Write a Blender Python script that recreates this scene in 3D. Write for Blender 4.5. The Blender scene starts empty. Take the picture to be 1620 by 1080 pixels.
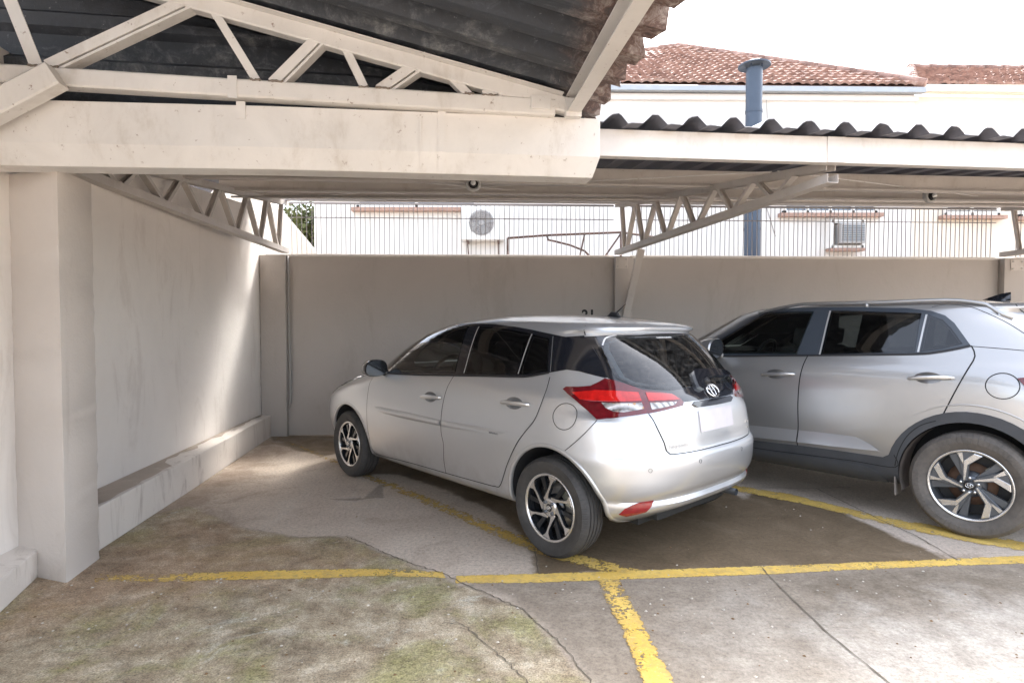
import bpy, bmesh, math, random
import numpy as np
from mathutils import Vector, Matrix
from mathutils.bvhtree import BVHTree
from mathutils.geometry import delaunay_2d_cdt
random.seed(7)
SC = bpy.context.scene
COL = SC.collection
PI = math.pi

# ------------------------------------------------------------------ objects
def tag(o, label=None, cat=None, group=None, kind=None):
    if label: o["label"] = label
    if cat: o["category"] = cat
    if group: o["group"] = group
    if kind: o["kind"] = kind
    return o

def thing(name, label, cat, loc=(0, 0, 0), rotz=0.0, group=None):
    o = bpy.data.objects.new(name, None)
    o.empty_display_size = 0.2
    COL.objects.link(o)
    o.location = loc
    o.rotation_euler = (0, 0, rotz)
    return tag(o, label, cat, group)

class MB:
    """collects faces for one mesh"""
    def __init__(s):
        s.v = []; s.f = []; s.mi = []; s.sm = []
        s.cur = 0; s.smooth = False
    def add(s, vs, fs):
        n = len(s.v)
        s.v.extend([tuple(p) for p in vs])
        for f in fs:
            s.f.append([n + i for i in f]); s.mi.append(s.cur); s.sm.append(s.smooth)
    def box(s, c, size, rot=None):
        hx, hy, hz = size[0]/2, size[1]/2, size[2]/2
        vs = [Vector((x*hx, y*hy, z*hz)) for z in (-1, 1) for y in (-1, 1) for x in (-1, 1)]
        if rot is not None: vs = [rot @ v for v in vs]
        c = Vector(c)
        s.add([v + c for v in vs], [(0,2,3,1),(4,5,7,6),(0,1,5,4),(2,6,7,3),(0,4,6,2),(1,3,7,5)])
    def beam(s, a, b, w, h, up=(0, 0, 1), bev=0.0):
        """rectangular bar from a to b, w across, h along up"""
        a = Vector(a); b = Vector(b); d = (b - a).normalized(); up = Vector(up)
        x = d.cross(up)
        if x.length < 1e-5: x = d.cross(Vector((1, 0, 0)))
        x.normalize(); y = x.cross(d).normalized()
        if bev <= 0: sec = [(-w/2,-h/2),(w/2,-h/2),(w/2,h/2),(-w/2,h/2)]
        else:
            p, q = w/2, h/2
            sec = [(-p+bev,-q),(p-bev,-q),(p,-q+bev),(p,q-bev),(p-bev,q),(-p+bev,q),(-p,q-bev),(-p,-q+bev)]
        n = len(sec)
        vs = [a + x*i + y*j for i, j in sec] + [b + x*i + y*j for i, j in sec]
        fs = [(i, (i+1) % n, n + (i+1) % n, n + i) for i in range(n)]
        fs += [tuple(range(n-1, -1, -1)), tuple(range(n, 2*n))]
        s.add(vs, fs)
    def section(s, a, b, sec, up=(0, 0, 1), closed=True):
        """sweep a 2D section (across, up) from a to b"""
        a = Vector(a); b = Vector(b); d = (b - a).normalized()
        x = d.cross(Vector(up)).normalized(); y = x.cross(d).normalized()
        n = len(sec)
        vs = [a + x*i + y*j for i, j in sec] + [b + x*i + y*j for i, j in sec]
        fs = [(i, (i+1) % n, n + (i+1) % n, n + i) for i in range(n)]
        fs += [tuple(range(n-1, -1, -1)), tuple(range(n, 2*n))]
        s.add(vs, fs)
    def channel(s, a, b, w, h, t=0.004, up=(0, 0, 1)):
        """C channel open on the up side turned: sec opens along +up"""
        s.section(a, b, [(-w/2,-h/2),(w/2,-h/2),(w/2,h/2),(w/2-t,h/2),(w/2-t,-h/2+t),(-w/2+t,-h/2+t),(-w/2+t,h/2),(-w/2,h/2)], up)
    def tube(s, pts, r, n=8, caps=True, rad=None):
        pts = [Vector(p) for p in pts]; m = len(pts)
        vs = []; prev = None
        for i, p in enumerate(pts):
            d = (pts[min(i+1, m-1)] - pts[max(i-1, 0)]).normalized()
            if prev is None:
                ref = Vector((0, 0, 1)) if abs(d.z) < .9 else Vector((1, 0, 0))
                x = d.cross(ref).normalized()
            else:
                x = (prev - d*prev.dot(d)).normalized()
            prev = x; y = d.cross(x)
            rr = rad[i] if rad else r
            for k in range(n):
                a = 2*PI*k/n
                vs.append(p + x*(math.cos(a)*rr) + y*(math.sin(a)*rr))
        fs = []
        for i in range(m-1):
            for k in range(n):
                k2 = (k+1) % n
                fs.append((i*n+k, i*n+k2, (i+1)*n+k2, (i+1)*n+k))
        if caps:
            fs.append(tuple(range(n-1, -1, -1))); fs.append(tuple(range((m-1)*n, m*n)))
        s.add(vs, fs)
    def prism(s, poly, d):
        """extrude 3D polygon by vector d"""
        n = len(poly); P = [Vector(p) for p in poly]; d = Vector(d)
        s.add(P + [p + d for p in P], [tuple(range(n-1, -1, -1)), tuple(range(n, 2*n))] +
              [(i, (i+1) % n, n + (i+1) % n, n + i) for i in range(n)])
    def lathe(s, prof, n=48, axis='y'):
        """prof: list of (r, t) revolved about axis through origin"""
        m = len(prof); vs = []
        for r, t in prof:
            for k in range(n):
                a = 2*PI*k/n
                if axis == 'y': vs.append((math.cos(a)*r, t, math.sin(a)*r))
                else: vs.append((math.cos(a)*r, math.sin(a)*r, t))
        fs = []
        for i in range(m-1):
            for k in range(n):
                k2 = (k+1) % n
                fs.append((i*n+k, (i+1)*n+k, (i+1)*n+k2, i*n+k2))
        s.add(vs, fs)
    def xform(s, M):
        s.v = [tuple(M @ Vector(p)) for p in s.v]; return s
    def build(s, name, mat, parent=None, bevel=0.0, recalc=True, auto=None, off=None):
        me = bpy.data.meshes.new(name)
        vs = s.v
        if off is not None: vs = [(p[0]-off[0], p[1]-off[1], p[2]-off[2]) for p in vs]
        me.from_pydata(vs, [], s.f)
        mats = mat if isinstance(mat, (list, tuple)) else [mat]
        for m in mats: me.materials.append(m)
        me.polygons.foreach_set("material_index", s.mi)
        me.polygons.foreach_set("use_smooth", s.sm)
        if recalc or bevel:
            bm = bmesh.new(); bm.from_mesh(me)
            if recalc: bmesh.ops.recalc_face_normals(bm, faces=bm.faces)
            if bevel:
                es = [e for e in bm.edges if len(e.link_faces) == 2 and e.calc_face_angle(0) > 0.6]
                bmesh.ops.bevel(bm, geom=es, offset=bevel, segments=2, profile=0.7, affect='EDGES', clamp_overlap=True)
            bm.to_mesh(me); bm.free()
        if auto: 
            for p in me.polygons: p.use_smooth = True
            me.set_sharp_from_angle(angle=auto)
        me.update()
        o = bpy.data.objects.new(name, me)
        COL.objects.link(o)
        if parent: o.parent = parent
        return o

def wob(name, mb, mat, parent, **k):
    """part given in world coordinates under an unrotated thing"""
    return mb.build(name, mat, parent, off=parent.location, **k)

# ------------------------------------------------------------------ materials
def newmat(name):
    m = bpy.data.materials.new(name); m.use_nodes = True
    nt = m.node_tree; b = nt.nodes["Principled BSDF"]
    return m, nt, b
def nd(nt, t, **k):
    n = nt.nodes.new(t)
    for a, v in k.items():
        if a.startswith("i_"): n.inputs[a[2:].replace("_", " ")].default_value = v
        else: setattr(n, a, v)
    return n
def L(nt, a, b): nt.links.new(a, b)
def rgba(c): return (c[0], c[1], c[2], 1.0)
def coord(nt, kind="Object", scale=None):
    t = nd(nt, "ShaderNodeTexCoord")
    if scale is None: return t.outputs[kind]
    mp = nd(nt, "ShaderNodeMapping"); mp.inputs["Scale"].default_value = scale
    L(nt, t.outputs[kind], mp.inputs["Vector"]); return mp.outputs["Vector"]
def noise(nt, vec, scale, detail=4, rough=.55, dist=0.0):
    n = nd(nt, "ShaderNodeTexNoise"); n.inputs["Scale"].default_value = scale
    n.inputs["Detail"].default_value = detail; n.inputs["Roughness"].default_value = rough
    n.inputs["Distortion"].default_value = dist
    L(nt, vec, n.inputs["Vector"]); return n.outputs["Fac"]
def ramp(nt, fac, stops):
    r = nd(nt, "ShaderNodeValToRGB")
    el = r.color_ramp.elements
    while len(el) < len(stops): el.new(0.5)
    for e, (p, c) in zip(el, stops):
        e.position = p; e.color = rgba(c) if isinstance(c, (tuple, list)) else (c, c, c, 1)
    L(nt, fac, r.inputs["Fac"]); return r.outputs["Color"]
def mix(nt, fac, a, b, mode="MIX"):
    m = nd(nt, "ShaderNodeMix"); m.data_type = "RGBA"; m.blend_type = mode
    for sock, v in ((m.inputs[0], fac), (m.inputs[6], a), (m.inputs[7], b)):
        if isinstance(v, (int, float)): sock.default_value = v
        elif isinstance(v, (tuple, list)): sock.default_value = rgba(v)
        else: L(nt, v, sock)
    return m.outputs[2]
def mth(nt, op, a, b=None, c=None, clamp=False):
    m = nd(nt, "ShaderNodeMath", operation=op); m.use_clamp = clamp
    for i, v in enumerate((a, b, c)):
        if v is None: continue
        if isinstance(v, (int, float)): m.inputs[i].default_value = v
        else: L(nt, v, m.inputs[i])
    return m.outputs[0]
def sstep(nt, x, e0, e1):
    m = nd(nt, "ShaderNodeMapRange"); m.interpolation_type = "SMOOTHSTEP"
    m.inputs[1].default_value = e0; m.inputs[2].default_value = e1
    L(nt, x, m.inputs[0]); return m.outputs[0]
def bump(nt, b, h, strength=.3, dist=.01):
    n = nd(nt, "ShaderNodeBump"); n.inputs["Strength"].default_value = strength
    n.inputs["Distance"].default_value = dist
    L(nt, h, n.inputs["Height"]); L(nt, n.outputs["Normal"], b.inputs["Normal"])
def simple(name, col, rough=.5, metal=0.0, coat=0.0, var=0.0, vscale=6, spec=.5, bmp=0.0, bscale=60):
    m, nt, b = newmat(name)
    b.inputs["Base Color"].default_value = rgba(col); b.inputs["Roughness"].default_value = rough
    b.inputs["Metallic"].default_value = metal; b.inputs["Coat Weight"].default_value = coat
    b.inputs["Specular IOR Level"].default_value = spec
    b.inputs["Coat Roughness"].default_value = .06
    v = coord(nt)
    if var:
        f = noise(nt, v, vscale, 6, .6)
        c = ramp(nt, f, [(.3, [x*(1-var) for x in col]), (.7, [min(1, x*(1+var)) for x in col])])
        L(nt, c, b.inputs["Base Color"])
        L(nt, ramp(nt, f, [(.3, max(0, rough-.1)), (.7, min(1, rough+.1))]), b.inputs["Roughness"])
    if bmp: bump(nt, b, noise(nt, v, bscale, 4, .6), bmp, .004)
    return m
# ------------------------------------------------------------------ car bodies
def pchip(xs, ys, x):
    n = len(xs); h = [xs[i+1]-xs[i] for i in range(n-1)]
    d = [(ys[i+1]-ys[i])/h[i] for i in range(n-1)]
    m = [0.0]*n
    m[0] = d[0]; m[-1] = d[-1]
    for i in range(1, n-1):
        if d[i-1]*d[i] <= 0: m[i] = 0.0
        else:
            w1 = 2*h[i]+h[i-1]; w2 = h[i]+2*h[i-1]
            m[i] = (w1+w2)/(w1/d[i-1]+w2/d[i])
    for i in range(n-1):
        if x <= xs[i+1] or i == n-2:
            t = (x-xs[i])/h[i]
            return ((2*t**3-3*t*t+1)*ys[i] + (t**3-2*t*t+t)*h[i]*m[i] +
                    (-2*t**3+3*t*t)*ys[i+1] + (t**3-t*t)*h[i]*m[i+1])

def car_shell(rows, axle, barrel=.03, step=.03, na=22, ns=30, nr=26):
    """rows of level curves (h, front, rear, half width, front depth, front n, rear depth, rear n), in metres
    from the nose; returns verts and quads in car space (x forward from the rear axle, y left, z up)"""
    R = len(rows); cols = list(zip(*rows)); xs = list(range(R))
    ts = []
    for i in range(R-1):
        a, b = rows[i], rows[i+1]
        dist = max(abs(a[0]-b[0]), abs(a[1]-b[1])*.5, abs(a[2]-b[2])*.7, abs(a[3]-b[3]))
        k = max(2, int(math.ceil(dist/step)))
        ts += [i + j/k for j in range(k)]
    ts.append(R-1.0)
    V = []; Fc = []; M = None
    for t in ts:
        h, F, Re, W, df, nf, dr, nr_ = [pchip(xs, c, t) for c in cols]
        half = []
        for i in range(na):
            th = PI/2*i/na
            half.append((F + df*(1-math.cos(th)**(2/nf)), W*math.sin(th)**(2/nf)))
        s0, s1 = F+df, Re-dr
        for i in range(ns):
            half.append((s0 + (s1-s0)*i/ns, W))
        for i in range(nr+1):
            th = PI/2*(1-i/nr)
            half.append((Re - dr*(1-max(0, math.cos(th))**(2/nr_)), W*max(0, math.sin(th))**(2/nr_)))
        sm = 2.1
        half = [(s, y*(1-barrel*((s-sm)/2.1)**2)) for s, y in half]
        M = len(half)
        ring = [(axle-s, y, h) for s, y in half] + [(axle-s, -y, h) for s, y in reversed(half[1:-1])]
        V += ring
    N = 2*M-2; K = len(ts)
    for k in range(K-1):
        for i in range(N):
            j = (i+1) % N
            Fc.append((k*N+i, k*N+j, (k+1)*N+j, (k+1)*N+i))
    for base, flip in ((0, False), ((K-1)*N, True)):
        for i in range(M-1):
            a, b = i, i+1
            c, d = (N-b) % N, (N-a) % N
            q = [a, b, c, d]
            q = [x for n_, x in enumerate(q) if x not in q[:n_]]
            if len(q) < 3: continue
            q = [base+x for x in q]
            Fc.append(tuple(q if flip else q[::-1]))
    return V, Fc

class Shell:
    """a body surface that outlines can be laid on"""
    def __init__(s, V, F):
        me = bpy.data.meshes.new("shell"); me.from_pydata(V, [], F)
        bm = bmesh.new(); bm.from_mesh(me)
        bmesh.ops.remove_doubles(bm, verts=bm.verts, dist=1e-5)
        bmesh.ops.recalc_face_normals(bm, faces=bm.faces)
        s.base = bm.copy()
        bmesh.ops.triangulate(bm, faces=bm.faces)
        bm.normal_update(); bm.verts.ensure_lookup_table(); bm.faces.ensure_lookup_table()
        s.N = [v.normal.copy() for v in bm.verts]; s.V = [v.co.copy() for v in bm.verts]
        s.T = [[v.index for v in f.verts] for f in bm.faces]
        s.bvh = BVHTree.FromPolygons(s.V, s.T)
        bm.free(); bpy.data.meshes.remove(me)
    def smooth_n(s, p, idx):
        a, b, c = [s.V[i] for i in s.T[idx]]
        v0, v1, v2 = b-a, c-a, p-a
        d00, d01, d11, d20, d21 = v0.dot(v0), v0.dot(v1), v1.dot(v1), v2.dot(v0), v2.dot(v1)
        den = d00*d11-d01*d01
        if abs(den) < 1e-14: return s.N[s.T[idx][0]]
        v = (d11*d20-d01*d21)/den; w = (d00*d21-d01*d20)/den; u = 1-v-w
        na, nb, nc = [s.N[i] for i in s.T[idx]]
        return (na*u+nb*v+nc*w).normalized()
    def cast(s, o, d):
        loc, n, i, dist = s.bvh.ray_cast(Vector(o), Vector(d))
        if loc is None:
            # nearest point to the ray at its closest approach to the car middle
            q = Vector(o) + Vector(d)*5
            best = None
            for k in range(40):
                q = Vector(o)+Vector(d)*(3.2+k*.08)
                l2, n2, i2, d2 = s.bvh.find_nearest(q)
                if best is None or d2 < best[0]: best = (d2, l2, i2)
            loc, i = best[1], best[2]
        return loc, s.smooth_n(loc, i)

# projection frames: tangent T (first coordinate), direction D (into the body); second coordinate is height
FR = {"side": (Vector((1, 0, 0)), Vector((0, -1, 0))),
      "rear": (Vector((0, 1, 0)), Vector((1, 0, 0))),
      "corner": (Vector((.6428, .7660, 0)), Vector((.7660, -.6428, 0))),
      "front": (Vector((0, 1, 0)), Vector((-1, 0, 0)))}
def lay(sh, fr, a, h):
    T, D = FR[fr]
    return sh.cast(T*a + Vector((0, 0, h)) - D*5.0, D)

def resample(pts, step, closed=True, smooth=False):
    P = [Vector(p) for p in pts]
    if smooth:
        Q = []; n = len(P)
        rng = range(n) if closed else range(n-1)
        for i in rng:
            if closed: p0, p1, p2, p3 = P[i-1], P[i], P[(i+1) % n], P[(i+2) % n]
            else: p0, p1, p2, p3 = P[max(i-1, 0)], P[i], P[i+1], P[min(i+2, n-1)]
            k = max(1, int((p2-p1).length/step))
            for j in range(k):
                t = j/k
                Q.append(.5*((2*p1)+(p2-p0)*t+(2*p0-5*p1+4*p2-p3)*t*t+(3*p1-p0-3*p2+p3)*t**3))
        if not closed: Q.append(P[-1])
        return Q
    Q = []; n = len(P)
    for i in (range(n) if closed else range(n-1)):
        a, b = P[i], P[(i+1) % n]
        k = max(1, int(math.ceil((b-a).length/step)))
        Q += [a+(b-a)*(j/k) for j in range(k)]
    if not closed: Q.append(P[-1])
    return Q

def patch(sh, fr, outline, off, thick=.004, grid=.03, smooth=False, side=1, rise=None, holes=()):
    """(verts, faces, normals) of an outline laid on the shell, lifted off by `off`"""
    P = resample(outline, grid, True, smooth)
    n = len(P)
    xs = [p.x for p in P]; ys = [p.y for p in P]
    def inp(P, x, y):
        c = False; n = len(P)
        for i in range(n):
            x1, y1 = P[i]; x2, y2 = P[(i+1) % n]
            if (y1 > y) != (y2 > y) and x < (x2-x1)*(y-y1)/(y2-y1)+x1: c = not c
        return c
    HP = [resample(h, grid, True) for h in holes]
    def inside(x, y): return inp(P, x, y) and not any(inp(q, x, y) for q in HP)
    pts = list(P); edges = [(i, (i+1) % n) for i in range(n)]
    for q in HP:
        b0 = len(pts); pts += list(q); edges += [(b0+i, b0+(i+1) % len(q)) for i in range(len(q))]
    BP = list(pts)
    gx = min(xs)+grid/2
    while gx < max(xs):
        gy = min(ys)+grid/2
        while gy < max(ys):
            if inside(gx, gy) and min((p.x-gx)**2+(p.y-gy)**2 for p in BP) > (grid*.45)**2:
                pts.append(Vector((gx, gy)))
            gy += grid
        gx += grid
    ov, oe, of, *_ = delaunay_2d_cdt(pts, edges, [], 0, 1e-6)
    of = [f for f in of if inside(sum(ov[i].x for i in f)/len(f), sum(ov[i].y for i in f)/len(f))]
    V = []; N = []
    for p in ov:
        l, nn = lay(sh, fr, p.x, p.y)
        o = off if rise is None else off + rise(p.x, p.y)
        V.append(l + nn*o); N.append(nn)
    F = [list(f) for f in of]
    # orient outwards
    for f in F:
        a, b, c = V[f[0]], V[f[1]], V[f[2]]
        if (b-a).cross(c-a).dot(N[f[0]]) < 0: f.reverse()
    ec = {}
    for f in F:
        for i in range(len(f)):
            e = (f[i], f[(i+1) % len(f)]); ec[e] = 1
    bd = [e for e in ec if (e[1], e[0]) not in ec]
    mp = {}
    for a, b in bd:
        for q in (a, b):
            if q not in mp:
                mp[q] = (len(V), len(V)+1)
                side_n = N[q]
                V.append(V[q].copy()); N.append(side_n)
                V.append(V[q]-N[q]*thick); N.append(side_n)
    for a, b in bd:
        F.append([mp[b][0], mp[a][0], mp[a][1], mp[b][1]])
    if side < 0:
        V = [Vector((v.x, -v.y, v.z)) for v in V]; N = [Vector((v.x, -v.y, v.z)) for v in N]
        F = [f[::-1] for f in F]
    return V, F, N

def mesh_obj(name, V, F, N, mat, parent):
    me = bpy.data.meshes.new(name); me.from_pydata([tuple(v) for v in V], [], F)
    for p in me.polygons: p.use_smooth = True
    me.materials.append(mat)
    if N is not None: me.normals_split_custom_set_from_vertices([tuple(n) for n in N])
    o = bpy.data.objects.new(name, me); COL.objects.link(o)
    if parent: o.parent = parent
    return o

def lay_patch(sh, name, fr, outline, off, mat, parent, **k):
    V, F, N = patch(sh, fr, outline, off, **k)
    return mesh_obj(name, V, F, N, mat, parent)

def ribbon(sh, fr, lines, w, off, side=1, smooth=True, closed=False):
    """flat strips along lines laid on the shell"""
    V = []; F = []; N = []
    for pts in lines:
        P = resample(pts, .02, closed, smooth)
        L3 = [lay(sh, fr, p.x, p.y) for p in P]
        n = len(L3); base = len(V)
        for i in range(n):
            if closed: t = L3[(i+1) % n][0]-L3[i-1][0]
            else: t = L3[min(i+1, n-1)][0]-L3[max(i-1, 0)][0]
            l, nn = L3[i]
            b = nn.cross(t)
            if b.length < 1e-9: b = Vector((0, 0, 1))
            b.normalize()
            V += [l+nn*off-b*w/2, l+nn*off+b*w/2]; N += [nn, nn]
        for i in range(n if closed else n-1):
            j = (i+1) % n
            F.append([base+2*i, base+2*j, base+2*j+1, base+2*i+1])
    for f in F:
        a, b, c = V[f[0]], V[f[1]], V[f[2]]
        if (b-a).cross(c-a).dot(N[f[0]]) < 0: f.reverse()
    if side < 0:
        V = [Vector((v.x, -v.y, v.z)) for v in V]; N = [Vector((v.x, -v.y, v.z)) for v in N]
        F = [f[::-1] for f in F]
    return V, F, N

def lay_ribbon(sh, name, fr, lines, w, off, mat, parent, **k):
    V, F, N = ribbon(sh, fr, lines, w, off, **k)
    return mesh_obj(name, V, F, N, mat, parent)

def body_object(sh, name, mats, parent, axles, r, y_in, cabin, y_cab, side_cuts, rear_cut, rear_x, front_cut, front_x):
    """the shell with wheel wells, cabin and window openings cut out of it"""
    me = bpy.data.meshes.new(name); sh.base.to_mesh(me)
    for m in mats: me.materials.append(m)
    ob = bpy.data.objects.new(name, me); COL.objects.link(ob)
    cutters = []
    def prism(poly, f0, f1, slot):
        mb = MB(); mb.cur = slot; n = len(poly)
        mb.add([f0(*p) for p in poly]+[f1(*p) for p in poly], [tuple(range(n-1, -1, -1)), tuple(range(n, 2*n))]+[(i, (i+1) % n, n+(i+1) % n, n+i) for i in range(n)])
        cutters.append(mb.build("cutter", list(mats)))
    for ax, z in axles:
        for sd in (1, -1):
            poly = [(ax+math.cos(2*PI*k/56)*r, z+math.sin(2*PI*k/56)*r) for k in range(56)]
            prism(poly, lambda x, q: (x, sd*y_in, q), lambda x, q: (x, sd*1.2, q), 1)
    prism(cabin, lambda x, q: (x, -y_cab, q), lambda x, q: (x, y_cab, q), 2)
    for poly in side_cuts:
        for sd in (1, -1): prism(poly, lambda x, q: (x, sd*(y_cab-.06), q), lambda x, q: (x, sd*1.2, q), 2)
    prism(rear_cut, lambda y, q: (-1.3, y, q), lambda y, q: (rear_x, y, q), 2)
    prism(front_cut, lambda y, q: (front_x, y, q), lambda y, q: (3.2, y, q), 2)
    for co in cutters:
        md = ob.modifiers.new("b", "BOOLEAN"); md.operation = "DIFFERENCE"; md.solver = "EXACT"; md.object = co
        try: md.material_mode = "TRANSFER"
        except Exception: pass
    dg = bpy.context.evaluated_depsgraph_get()
    nm = bpy.data.meshes.new_from_object(ob.evaluated_get(dg))
    ob.modifiers.clear(); ob.data = nm
    bpy.data.meshes.remove(me)
    for co in cutters:
        cm = co.data; bpy.data.objects.remove(co); bpy.data.meshes.remove(cm)
    for p in nm.polygons: p.use_smooth = True
    nm.set_sharp_from_angle(angle=math.radians(38))
    nm.name = name
    ob.parent = parent
    return ob

def inset(poly, d):
    """outline moved inwards by d"""
    P = [Vector(p) for p in poly]; n = len(P); A = sum(P[i].x*P[(i+1) % n].y-P[(i+1) % n].x*P[i].y for i in range(n))
    sg = 1 if A > 0 else -1; out = []
    for i in range(n):
        e1 = (P[i]-P[i-1]).normalized(); e2 = (P[(i+1) % n]-P[i]).normalized()
        n1 = Vector((-e1.y, e1.x))*sg; n2 = Vector((-e2.y, e2.x))*sg
        b = (n1+n2); l = b.length
        if l < .3: out.append(tuple(P[i]+n1*d)); continue
        b /= l; out.append(tuple(P[i]+b*(d/max(.45, b.dot(n1)))))
    return out

# level curves of the two cars: height, nose, tail, half width, nose depth, nose n, tail depth, tail n
HATCH_AXLE, HATCH_BASE = 3.395, 2.55
HATCH = [
 (.215, .30, 3.70, .70, .75, 2.6, .45, 3.2),
 (.24,  .14, 3.80, .775, .75, 2.7, .48, 3.4),
 (.28,  .06, 3.88, .812, .75, 2.7, .50, 3.4),
 (.315, .02, 3.945, .824, .75, 2.7, .54, 3.3),
 (.345, .00, 3.995, .830, .75, 2.7, .58, 3.1),
 (.375, -.01, 4.012, .835, .75, 2.7, .60, 3.0),
 (.40, -.02, 4.000, .840, .75, 2.7, .60, 3.0),
 (.44, -.03, 4.030, .846, .75, 2.7, .60, 3.0),
 (.50, -.04, 4.05, .855, .75, 2.7, .60, 2.9),
 (.58, -.03, 4.06, .862, .75, 2.7, .61, 2.8),
 (.64, -.01, 4.052, .865, .75, 2.7, .61, 2.8),
 (.665, .00, 4.033, .866, .75, 2.7, .61, 2.8),
 (.72, .04, 4.027, .865, .75, 2.6, .62, 2.8),
 (.78, .12, 4.018, .862, .80, 2.5, .63, 2.8),
 (.85, .27, 4.008, .854, .90, 2.4, .65, 2.8),
 (.91, .48, 3.996, .842, .95, 2.3, .72, 2.7),
 (.96, .72, 3.98, .826, .80, 2.3, .72, 2.7),
 (1.00, .85, 3.955, .805, .75, 2.2, .72, 2.7),
 (1.10, 1.00, 3.885, .755, .75, 2.2, .70, 2.7),
 (1.20, 1.16, 3.80, .708, .75, 2.2, .66, 2.7),
 (1.30, 1.36, 3.69, .655, .75, 2.2, .56, 2.7),
 (1.345, 1.48, 3.63, .627, .75, 2.2, .46, 2.7),
 (1.36, 1.53, 3.66, .617, .75, 2.2, .44, 2.8),
 (1.378, 1.60, 3.665, .602, .75, 2.2, .46, 2.8),
 (1.405, 1.73, 3.60, .570, .72, 2.2, .60, 2.6),
 (1.43, 1.92, 3.44, .50, .68, 2.2, .70, 2.4),
 (1.455, 2.12, 3.20, .38, .52, 2.2, .52, 2.2),
 (1.470, 2.35, 2.95, .20, .25, 2.1, .27, 2.1),
 (1.474, 2.60, 2.72, .02, .04, 2.0, .04, 2.0)]
SUV_AXLE, SUV_BASE = 3.47, 2.61
SUV = [
 (.245, .30, 3.86, .72, .75, 2.6, .60, 3.2),
 (.27,  .16, 4.06, .79, .75, 2.7, .60, 3.2),
 (.32,  .07, 4.20, .845, .75, 2.8, .60, 3.2),
 (.42,  .02, 4.27, .872, .75, 2.8, .60, 3.2),
 (.55,  .00, 4.30, .885, .75, 2.8, .60, 3.2),
 (.68,  .01, 4.30, .890, .75, 2.8, .62, 3.1),
 (.80,  .03, 4.27, .890, .75, 2.8, .64, 3.0),
 (.92,  .07, 4.24, .888, .80, 2.7, .66, 3.0),
 (1.00, .18, 4.21, .880, .90, 2.6, .68, 2.9),
 (1.06, .45, 4.18, .866, .95, 2.5, .70, 2.8),
 (1.11, .82, 4.15, .845, .80, 2.4, .72, 2.8),
 (1.16, .96, 4.11, .815, .75, 2.3, .72, 2.8),
 (1.27, 1.17, 4.03, .765, .75, 2.3, .72, 2.8),
 (1.39, 1.39, 3.92, .712, .75, 2.3, .72, 2.8),
 (1.48, 1.56, 3.82, .667, .75, 2.3, .72, 2.7),
 (1.51, 1.66, 3.88, .648, .75, 2.3, .80, 2.7),
 (1.535, 1.78, 3.84, .620, .75, 2.3, .80, 2.7),
 (1.56, 1.95, 3.62, .56, .70, 2.3, .80, 2.5),
 (1.585, 2.15, 3.30, .42, .50, 2.2, .60, 2.3),
 (1.597, 2.40, 3.00, .20, .24, 2.1, .26, 2.1),
 (1.60, 2.65, 2.80, .02, .05, 2.0, .05, 2.0)]
HATCH_SH = Shell(*car_shell(HATCH, HATCH_AXLE))
SUV_SH = Shell(*car_shell(SUV, SUV_AXLE))
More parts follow.
